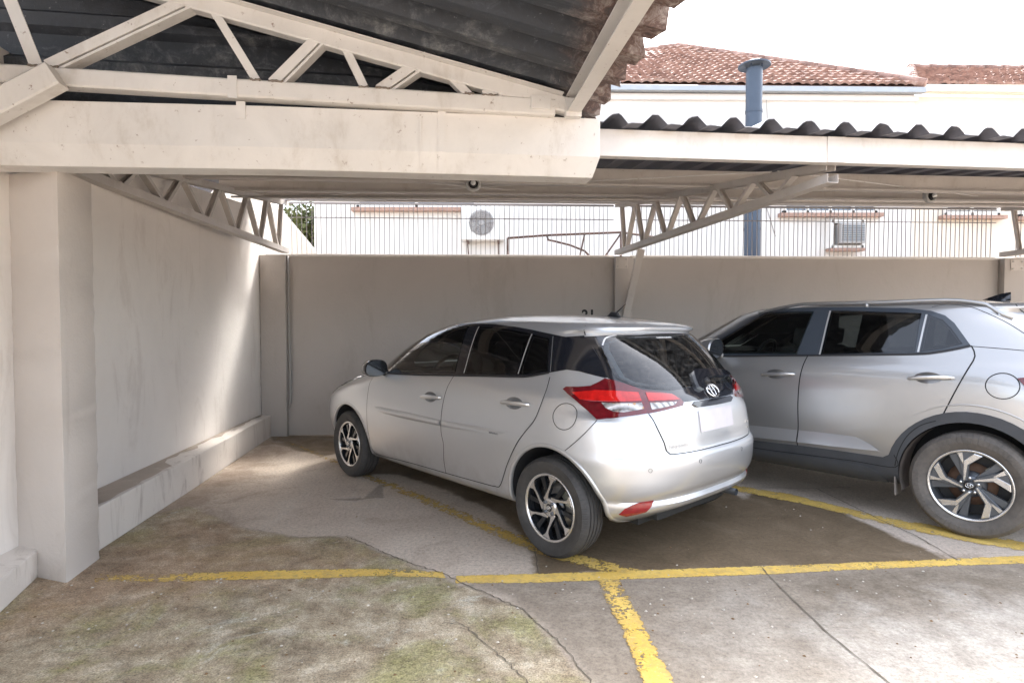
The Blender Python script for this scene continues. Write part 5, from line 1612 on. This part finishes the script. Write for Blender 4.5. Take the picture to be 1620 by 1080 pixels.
    # black upper tailgate, glass
    tp = lay_patch(sh, "tailgate_panel", "rear", mirror_list(half), .0022, CM["band"], t, grid=.03, holes=[inset(rg, .016)])
    lay_patch(sh, "rear_window", "rear", rg, .0050, CM["rglass"], tp, grid=.035)
    both_r(sh, "window_trim", "rear", [[(.43, 1.330), (.50, 1.312), (.545, 1.268)]], .010, .0062, CM["lightstrip"], tp)
    # wiper housing with its arm
    wm = [(.085, 1.098), (.0, 1.106), (-.18, 1.100), (-.36, 1.074), (-.40, 1.045), (-.30, 1.050), (-.12, 1.060), (.02, 1.052), (.055, 1.0), (.09, .992), (.125, 1.01)]
    wp = lay_patch(sh, "rear_wiper", "rear", wm, .026, CM["band"], t, thick=.026, grid=.022, smooth=True)
    Mx = frame_on(sh, "rear", .02, 1.035, .03); mb = MB(); mb.smooth = True
    mb.tube([Mx @ Vector((0, 0, -.03)), Mx @ Vector((0, 0, .012))], .020, 16); mb.build("wiper_pivot", CM["dplast"], wp)
    # emblem: two crossed ovals in a wide oval
    Mx = frame_on(sh, "rear", -.02, .985, .010); mb = MB(); mb.smooth = True
    def oval(rx, ry, cx, cy, r):
        mb.tube([Mx @ Vector((cx+math.cos(2*PI*k/36)*rx, cy+math.sin(2*PI*k/36)*ry, 0)) for k in range(37)], r, 8, False)
    oval(.064, .044, 0, 0, .0052); oval(.021, .040, 0, -.001, .0042); oval(.044, .0175, 0, .022, .0042)
    mb.build("emblem", CM["chrome"], t)
    # tailgate outline
    gl = [(.555, .893), (.532, .815), (.502, .732), (.492, .685), (.470, .666), (.40, .662), (.2, .660), (0, .660)]
    gb = gl+[(-y, h) for y, h in reversed(gl[:-1])]
    lay_ribbon(sh, "tailgate_gap", "rear", [gb], .006, .0016, CM["gap"], t)
    tgp = mirror_list([(0, .938), (.126, .938), (.293, .936), (.303, .925), (.33, .915), (.438, .903), (.548, .889), (.527, .815), (.497, .732), (.487, .689), (.467, .670), (.40, .6665), (.2, .6645), (0, .6645)])
    tg_ = lay_patch(sh, "tailgate", "rear", tgp, .0016, CM["silver"], t, grid=.035)
    lay_ribbon(sh, "tailgate_crease", "rear", [[(.42, .745), (.3, .728), (0, .722), (-.3, .728), (-.42, .745)]], .012, .0030, CM["silver"], tg_)
    letters(sh, "rear", .40, .705, .15, .022, 6, tg_, "tailgate_lettering", CM["silver"], 5, .004)
    letters(sh, "rear", -.46, .752, .055, .022, 2, tg_, "tailgate_badge", CM["chrome"], 6, .004); letters(sh, "rear", -.455, .715, .05, .018, 2, tg_, "tailgate_badge", CM["chrome"], 8, .004)
    letters(sh, "rear", .07, 1.310, .165, .012, 13, tp, "window_sticker", CM["white"], 9, .0066)
    both(sh, "rear_reflector", "corner", [(.275, .334), (.246, .368), (.203, .389), (.155, .403), (.075, .409), (.088, .380), (.121, .346), (.231, .320)], .004, CM["refl"], t, grid=.02)
    for a, h in ((.612, .59), (.251, .603), (-.251, .603), (-.612, .59)):
        Mx = frame_on(sh, "rear", a, h, .0015); mb = MB(); mb.smooth = True
        mb.tube([Mx @ Vector((math.cos(2*PI*k/20)*.011, math.sin(2*PI*k/20)*.011, 0)) for k in range(21)], .0013, 5, False)
        mb.build("parking_sensor", CM["trim"], t)
    mb = MB(); mb.smooth = True; mb.tube([(-.30, -.25, .32), (-.52, -.25, .318), (-.625, -.25, .318)], .022, 18, False); mb.tube([(-.624, -.25, .318), (-.45, -.25, .318)], .0205, 18, False)
    mb.build("exhaust_pipe", CM["dark2"], t)
    mb = MB(); mb.box((-.25, .1, .30), (.5, .7, .10)); mb.build("rear_silencer", CM["under"], t, bevel=.03)
    l, nn = sh.cast((.193, 0, 3), (0, 0, -1)); mb = MB(); mb.smooth = True
    mb.tube([l+Vector((.045, 0, -.004)), l+Vector((.0, 0, .014)), l+Vector((-.05, 0, .010)), l+Vector((-.075, 0, -.004))], .02, 10, rad=[.006, .019, .016, .005])
    mb.tube([l+Vector((-.02, 0, .012)), l+Vector((-.12, 0, .085))], .0034, 6, rad=[.005, .0026]); mb.build("antenna", CM["dplast"], t)
    for sd in (1, -1):
        mirror_shell(t, (1.93, sd*.905, 1.035), (.135, .105, .072), CM["band"], CM["mirror"], sd)
        arch_ring(sh, 0, .305, .362, .022, .006, -.28, PI+.20, sd, "arch_lip", CM["silver"], t)
        arch_ring(sh, HATCH_BASE, .305, .362, .022, .006, -.20, PI+.1, sd, "arch_lip", CM["silver"], t)
    # nose: headlights, grille, hood shut line
    hl = [(3.25, .69), (3.03, .720), (2.94, .775), (2.82, .838), (2.75, .872), (2.80, .888), (2.92, .868), (3.05, .825), (3.20, .775), (3.28, .735)]
    both(sh, "headlight", "side", hl, .006, CM["clear"], t, grid=.03)
    both_r(sh, "panel_gap", "side", [[(2.76, .892), (2.55, .925), (2.35, .948), (2.20, .965)]], .006, .0016, CM["gap"], t)
    gh2 = mirror_list([(0, .64), (.45, .63), (.62, .60), (.55, .42), (.4, .36), (0, .35)])
    lay_patch(sh, "grille", "front", gh2, .004, CM["dplast"], t, grid=.05)
    lay_patch(sh, "windscreen", "front", ws, .004, CM["glass"], t, grid=.05)
    cabin_fittings(t, .36, 1.30, .30, 1.90, .0)
    mb = MB(); mb.box((-.12, .30, 1.045), (.02, .085, .05), Matrix.Rotation(.5, 3, 'X')); mb.build("orange_tag", CM["orange"], t)
    # blank pale plate under a dark plate-lamp bar
    pl = mirror_list([(0, .885), (.19, .885), (.195, .88), (.195, .765), (.19, .76), (0, .76)])
    lay_patch(sh, "number_plate", "rear", pl, .007, CM["blank"], tg_, thick=.008, grid=.03)
    lay_patch(sh, "plate_lamp_bar", "rear", mirror_list([(0, .942), (.21, .940), (.24, .925), (.20, .905), (0, .903)]), .014, CM["band"], tg_, thick=.016, grid=.025)
    for x in (0, HATCH_BASE):
        for sd in (1, -1): add_wheel(t, x, sd*.765, .301, "hatch", sd < 0)
    return t

# ------------------------------------------------------------------ grey crossover
def build_suv():
    sh = SUV_SH
    t = thing("parked_car", "grey crossover with black wheel arch cladding and roof rails, parked on the right", "car",
              (3.6398, 4.4342, 0), PI/2+.7339)
    mb = MB(); mb.box((1.3, 0, .34), (3.5, 1.0, .18)); mb.build("underbody", CM["under"], t)
    fd = [(2.16, 1.095), (2.19, .95), (2.20, .776), (2.19, .60), (2.13, .45), (2.10, .392), (1.443, .378), (1.085, .377), (1.100, .473), (1.089, .591), (1.093, .776), (1.085, .957), (1.071, 1.065), (1.052, 1.145), (1.763, 1.112)]
    rd = [(1.044, 1.146), (1.063, 1.065), (1.077, .957), (1.085, .776), (1.081, .591), (1.092, .473), (1.077, .380), (.708, .387), (.424, .387), (.398, .51), (.348, .63), (.272, .71), (.187, .752), (.165, .768), (.125, .866), (.010, 1.161), (.006, 1.190), (.014, 1.222), (.030, 1.250), (.094, 1.229), (.209, 1.200), (.326, 1.184), (.724, 1.163)]
    fds = both(sh, "door", "side", fd, .0018, CM["grey"], t, grid=.04)
    rds = both(sh, "door", "side", rd, .0018, CM["grey"], t, grid=.04)
    both_r(sh, "panel_gap", "side", [[(1.048, 1.147), (1.067, 1.065), (1.081, .957), (1.089, .776), (1.085, .591), (1.096, .473), (1.081, .372)],
        [(.026, 1.257), (.008, 1.222), (.0, 1.19), (.005, 1.161), (.121, .864), (.161, .762), (.183, .748)]], .008, .0024, CM["gap"], t)
    both_r(sh, "panel_gap", "side", [[(.027, 1.253), (-.115, 1.243), (-.26, 1.230), (-.42, 1.215)], [(.279, 1.520), (.20, 1.5375), (.082, 1.522), (.011, 1.495), (-.125, 1.417), (-.225, 1.342), (-.32, 1.262)]], .004, .0016, CM["gap"], t)
    band = [(2.06, 1.107), (2.20, 1.18), (2.09, 1.295), (1.92, 1.415), (1.77, 1.505), (1.63, 1.530), (1.3, 1.531), (1.008, 1.530), (.79, 1.529), (.437, 1.515), (.279, 1.493), (.194, 1.460), (.134, 1.407), (.072, 1.319), (.028, 1.255), (.092, 1.234), (.207, 1.205), (.326, 1.188), (.724, 1.166), (1.047, 1.149), (1.763, 1.114), (1.924, 1.108)]
    gf = [(1.805, 1.137), (1.90, 1.20), (1.86, 1.235), (1.729, 1.323), (1.599, 1.413), (1.483, 1.497), (1.068, 1.499), (1.131, 1.157)]
    gr = [(.936, 1.502), (.78, 1.497), (.332, 1.475), (.336, 1.205), (.726, 1.178), (.952, 1.164)]
    gq = [(.288, 1.465), (.201, 1.429), (.147, 1.372), (.073, 1.267), (.185, 1.230), (.306, 1.205)]
    gh = mirror_list([(0, 1.47), (.40, 1.465), (.53, 1.44), (.60, 1.30), (.63, 1.20), (.4, 1.17), (0, 1.165)])
    ws = mirror_list([(0, 1.50), (.45, 1.47), (.54, 1.40), (.60, 1.22), (.64, 1.13), (.3, 1.11), (0, 1.105)])
    body_object(sh, "body", [CM["grey"], CM["well"], CM["cabin"]], t, [(0, .350), (SUV_BASE, .350)], .408, .50,
        [(2.05, .72), (2.0, 1.08), (1.78, 1.27), (1.5, 1.43), (1.2, 1.49), (.4, 1.485), (.1, 1.42), (-.2, 1.25), (-.2, .72)], .52,
        [inset(q, .012) for q in (gf, gr, gq)], inset(gh, .03), -.05, inset(ws, .03), 1.72)
    bl, br = both(sh, "window_surround", "side", band, .0030, CM["trim2"], t, grid=.03, holes=[inset(q, .010) for q in (gf, gr, gq)])
    for g in (gf, gr, gq): both(sh, "window", "side", g, .0056, CM["glass"] if g is gf else CM["dglass"], (bl, br), grid=.035)
    both_r(sh, "window_trim", "side", [[(.945, 1.502), (.960, 1.161)], [(.300, 1.466), (.318, 1.203)]], .012, .0066, CM["lightstrip"], (bl, br), smooth=False)
    both_r(sh, "belt_moulding", "side", [[(1.95, 1.108), (1.763, 1.116), (1.047, 1.151), (.724, 1.168), (.326, 1.190), (.207, 1.207), (.092, 1.236), (.03, 1.256)]], .016, .0064, CM["dplast"], (bl, br))
    for i, sd in enumerate((1, -1)):
        handle(sh, "door_handle", 1.385, 1.118, .985, 1.003, fds[i], sd, CM["handle"])
        handle(sh, "door_handle", .357, .090, 1.022, 1.042, rds[i], sd, CM["handle"])
    n = 40
    o = lay_ribbon(sh, "fuel_flap_gap", "side", [[(-.155+math.cos(2*PI*k/n)*.084, 1.009+math.sin(2*PI*k/n)*.080) for k in range(n)]], .006, .0018, CM["gap"], t, closed=True)
    # lower door facets that catch the light
    def facet(x, h): return max(0, (.575-h))*.20
    for pr_, poly in ((fds, [(2.0, .530), (1.427, .556), (1.094, .566), (1.102, .475), (1.424, .462), (2.0, .462)]), (rds, [(1.081, .566), (.852, .573), (.67, .570), (.58, .533), (.516, .493), (.853, .480), (1.088, .474)])):
        for i, sd in enumerate((1, -1)):
            V, F, N = patch(sh, "side", poly, .001, thick=.004, grid=.03, side=sd, rise=facet)
            tilt = Vector((0, 0, .42))
            mesh_obj("door_facet", V, F, [(q+tilt).normalized() for q in N], CM["grey"], pr_[i])
    # cladding: sill and both arches in one run
    R1, R2 = .478, .408; zc = .350
    def arc(cx, r, a0, a1, n=22): return [(cx+math.cos(a0+(a1-a0)*k/n)*r, zc+math.sin(a0+(a1-a0)*k/n)*r) for k in range(n+1)]
    fx = SUV_BASE
    out = arc(fx, R1, .10, PI-.20) + [(fx-R1+.02, .435), (2.05, .420), (1.432, .430), (1.102, .444), (.815, .449), (.50, .449)] + arc(0, R1, .26, PI-.10)
    inn = arc(0, R2, PI-.12, -.22) + [(.40, .262), (.9, .262), (1.7, .262), (fx-.40, .262)] + arc(fx, R2, PI+.22, .12)
    both(sh, "wheel_arch_cladding", "side", out+inn, .0085, CM["plast"], t, thick=.010, grid=.03)
    sill = [(2.15, .300), (2.10, .366), (1.443, .357), (1.106, .372), (.738, .372), (.611, .368), (.532, .337), (.475, .280), (.60, .266), (2.15, .266)]
    both(sh, "sill_trim", "side", sill, .024, CM["plast"], t, thick=.018, grid=.03)
    both_r(sh, "panel_gap", "side", [[(2.12, .385), (1.443, .370), (1.082, .378), (.708, .390), (.421, .392), (.428, .48)], [(.185, .750), (.272, .707), (.348, .625), (.400, .51), (.424, .40)]], .006, .0098, CM["gap"], t)
    for cx in (0, fx):
        for sd in (1, -1):
            mb = MB(); mb.smooth = True; pts = []
            for k in range(31):
                a = .45+(PI-.75)*k/30; rr = .528
                l, nn = lay(sh, "side", cx+math.cos(a)*rr, zc+math.sin(a)*rr*.99); pts.append(l-nn*.0035)
            mb.tube(pts, .007, 8, rad=[.0045+.0025*math.sin(PI*k/30) for k in range(31)])
            if sd < 0: mb.v = [(p[0], -p[1], p[2]) for p in mb.v]
            mb.build("arch_crease", CM["grey"], t)
    for sd in (1, -1):
        pts = []
        for k in range(25):
            u = k/24; x = 1.56-1.72*u
            y = .57+.05*math.sin(PI*min(1, u*1.2)*.9)
            l, nn = sh.cast((x, y, 3), (0, 0, -1))
            pts.append(Vector((x, l.y*sd, l.z+.028*min(1, 5*u+.05, 5*(1-u)+.05))))
        mb = MB(); mb.smooth = True; mb.tube(pts, .014, 10)
        for u in (.02, .5, .97):
            p = pts[int(u*24)]; mb.tube([p, p-Vector((0, 0, .04))], .014, 8)
        mb.build("roof_rail", CM["rail"], t)
    l, nn = sh.cast((.02, 0, 3), (0, 0, -1)); mb = MB(); mb.smooth = True
    prof = [(.10, 0, .004), (.05, .022, .018), (-.03, .052, .022), (-.085, .062, .012), (-.08, .03, .018), (-.07, -.002, .024)]
    V = []
    for x, z, w in prof: V += [(l.x+x, -w, l.z-.002), (l.x+x, 0, l.z+z), (l.x+x, w, l.z-.002)]
    mb.add(V, [(3*i, 3*i+3, 3*i+4, 3*i+1) for i in range(5)]+[(3*i+1, 3*i+4, 3*i+5, 3*i+2) for i in range(5)]); fin = mb.build("shark_fin_antenna", CM["band"], t)
    for sd in (1, -1):
        mirror_shell(t, (1.74, sd*.99, 1.19), (.16, .125, .088), CM["grey"], CM["mirror"], sd, two=CM["dplast"])
        mb = MB(); mb.prism([(.455, sd*.62, .32), (.43, sd*.865, .32), (.425, sd*.865, .19), (.45, sd*.64, .165)], (-.008, 0, 0)); mb.build("mud_flap", CM["mud"], t)
    for cx in (0, fx):
        for sd in (1, -1):
            mb = MB(); mb.smooth = True; n_ = 22; V = []
            for k in range(n_+1):
                a = -.30+1.75*k/n_
                for y in (.865-.02*abs(a-.4), .60): V.append((cx+math.cos(a)*.400, sd*y, zc+math.sin(a)*.400))
            mb.add(V, [(2*k, 2*k+1, 2*k+3, 2*k+2) for k in range(n_)]); mb.build("wheel_arch_liner", CM["dust"], t)
    # rear end (beyond the photo's edge) and nose
    cabin_fittings(t, .37, 1.35, .28, 1.86, .12)
    lay_patch(sh, "rear_window", "rear", gh, .004, CM["glass"], t, grid=.04)
    both(sh, "tail_light", "corner", [(.50, 1.06), (.30, 1.10), (.10, 1.08), (.12, 1.0), (.30, .98), (.48, 1.0)], .01, CM["dred"], t, grid=.03)
    both_r(sh, "panel_gap", "side", [[(-.16, 1.534), (-.185, 1.50), (-.215, 1.46)]], .006, .0016, CM["gap"], t)
    both(sh, "headlight", "side", [(3.42, .70), (3.30, .70), (3.10, .78), (3.20, .84), (3.40, .80)], .006, CM["clear"], t, grid=.03)
    lay_patch(sh, "grille", "front", mirror_list([(0, .86), (.5, .84), (.6, .78), (.5, .45), (0, .42)]), .006, CM["dplast"], t, grid=.05)
    lay_patch(sh, "windscreen", "front", ws, .004, CM["glass"], t, grid=.05)
    for x in (0, SUV_BASE):
        for sd in (1, -1): add_wheel(t, x, sd*.78, .345, "suv", sd < 0)
    return t
CM["blank"] = simple("blank_plate", (.60, .57, .59), .45, var=.08)
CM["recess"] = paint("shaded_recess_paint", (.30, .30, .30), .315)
CM["handle"] = simple("bright_handle", (.78, .78, .78), .30, .85, coat=.5)
CM["refl"] = lens("reflector_red", (.28, .008, .010))
CM["trim2"] = simple("satin_black_frame", (.045, .055, .07), .3, coat=.3)
CM["silver2"] = paint("grey_handle_paint", (.5, .49, .47), .315)
CM["rail"] = simple("satin_rail", (.42, .42, .42), .35, .8)
build_hatch(); build_suv()
# ------------------------------------------------------------------ light, sky and camera
EL, AZ = math.radians(52), math.radians(30)      # sun: height, and bearing clockwise from +Y
w = bpy.data.worlds.new("World"); SC.world = w; w.use_nodes = True
nt = w.node_tree; bg = nt.nodes["Background"]
sky = nt.nodes.new("ShaderNodeTexSky"); sky.sky_type = "NISHITA"; sky.sun_disc = False
sky.sun_elevation = EL; sky.sun_rotation = AZ; sky.air_density = 1.0; sky.dust_density = 4.0; sky.ozone_density = 1.0
hs = nt.nodes.new("ShaderNodeHueSaturation"); hs.inputs["Saturation"].default_value = .48
nt.links.new(sky.outputs[0], hs.inputs["Color"]); nt.links.new(hs.outputs[0], bg.inputs["Color"])
bg.inputs["Strength"].default_value = .15
sd = bpy.data.lights.new("sun", "SUN"); sd.energy = .75; sd.angle = math.radians(10); sd.color = (1, .96, .90)
so = bpy.data.objects.new("sun", sd); COL.objects.link(so)
d = Vector((math.sin(AZ)*math.cos(EL), math.cos(AZ)*math.cos(EL), math.sin(EL)))
so.rotation_euler = d.to_track_quat('Z', 'Y').to_euler(); so.location = d*30
cd = bpy.data.cameras.new("camera"); cd.sensor_width = 36; cd.lens = 20.8426; cd.clip_start = .05; cd.clip_end = 600
co = bpy.data.objects.new("camera", cd); COL.objects.link(co)
co.location = (0, 0, 1.4064); co.rotation_euler = (PI/2-.030773, 0, 0)
SC.camera = co
SC.render.engine = "CYCLES"
SC.view_settings.view_transform = "Standard"; SC.view_settings.look = "None"
SC.view_settings.exposure = 2.68; SC.view_settings.gamma = 1.0
SC.cycles.max_bounces = 10; SC.cycles.diffuse_bounces = 6; SC.cycles.glossy_bounces = 5; SC.cycles.transparent_max_bounces = 8
SC.cycles.caustics_reflective = False; SC.cycles.caustics_refractive = False
SC.cycles.sample_clamp_indirect = 4.0; SC.cycles.blur_glossy = 1.0
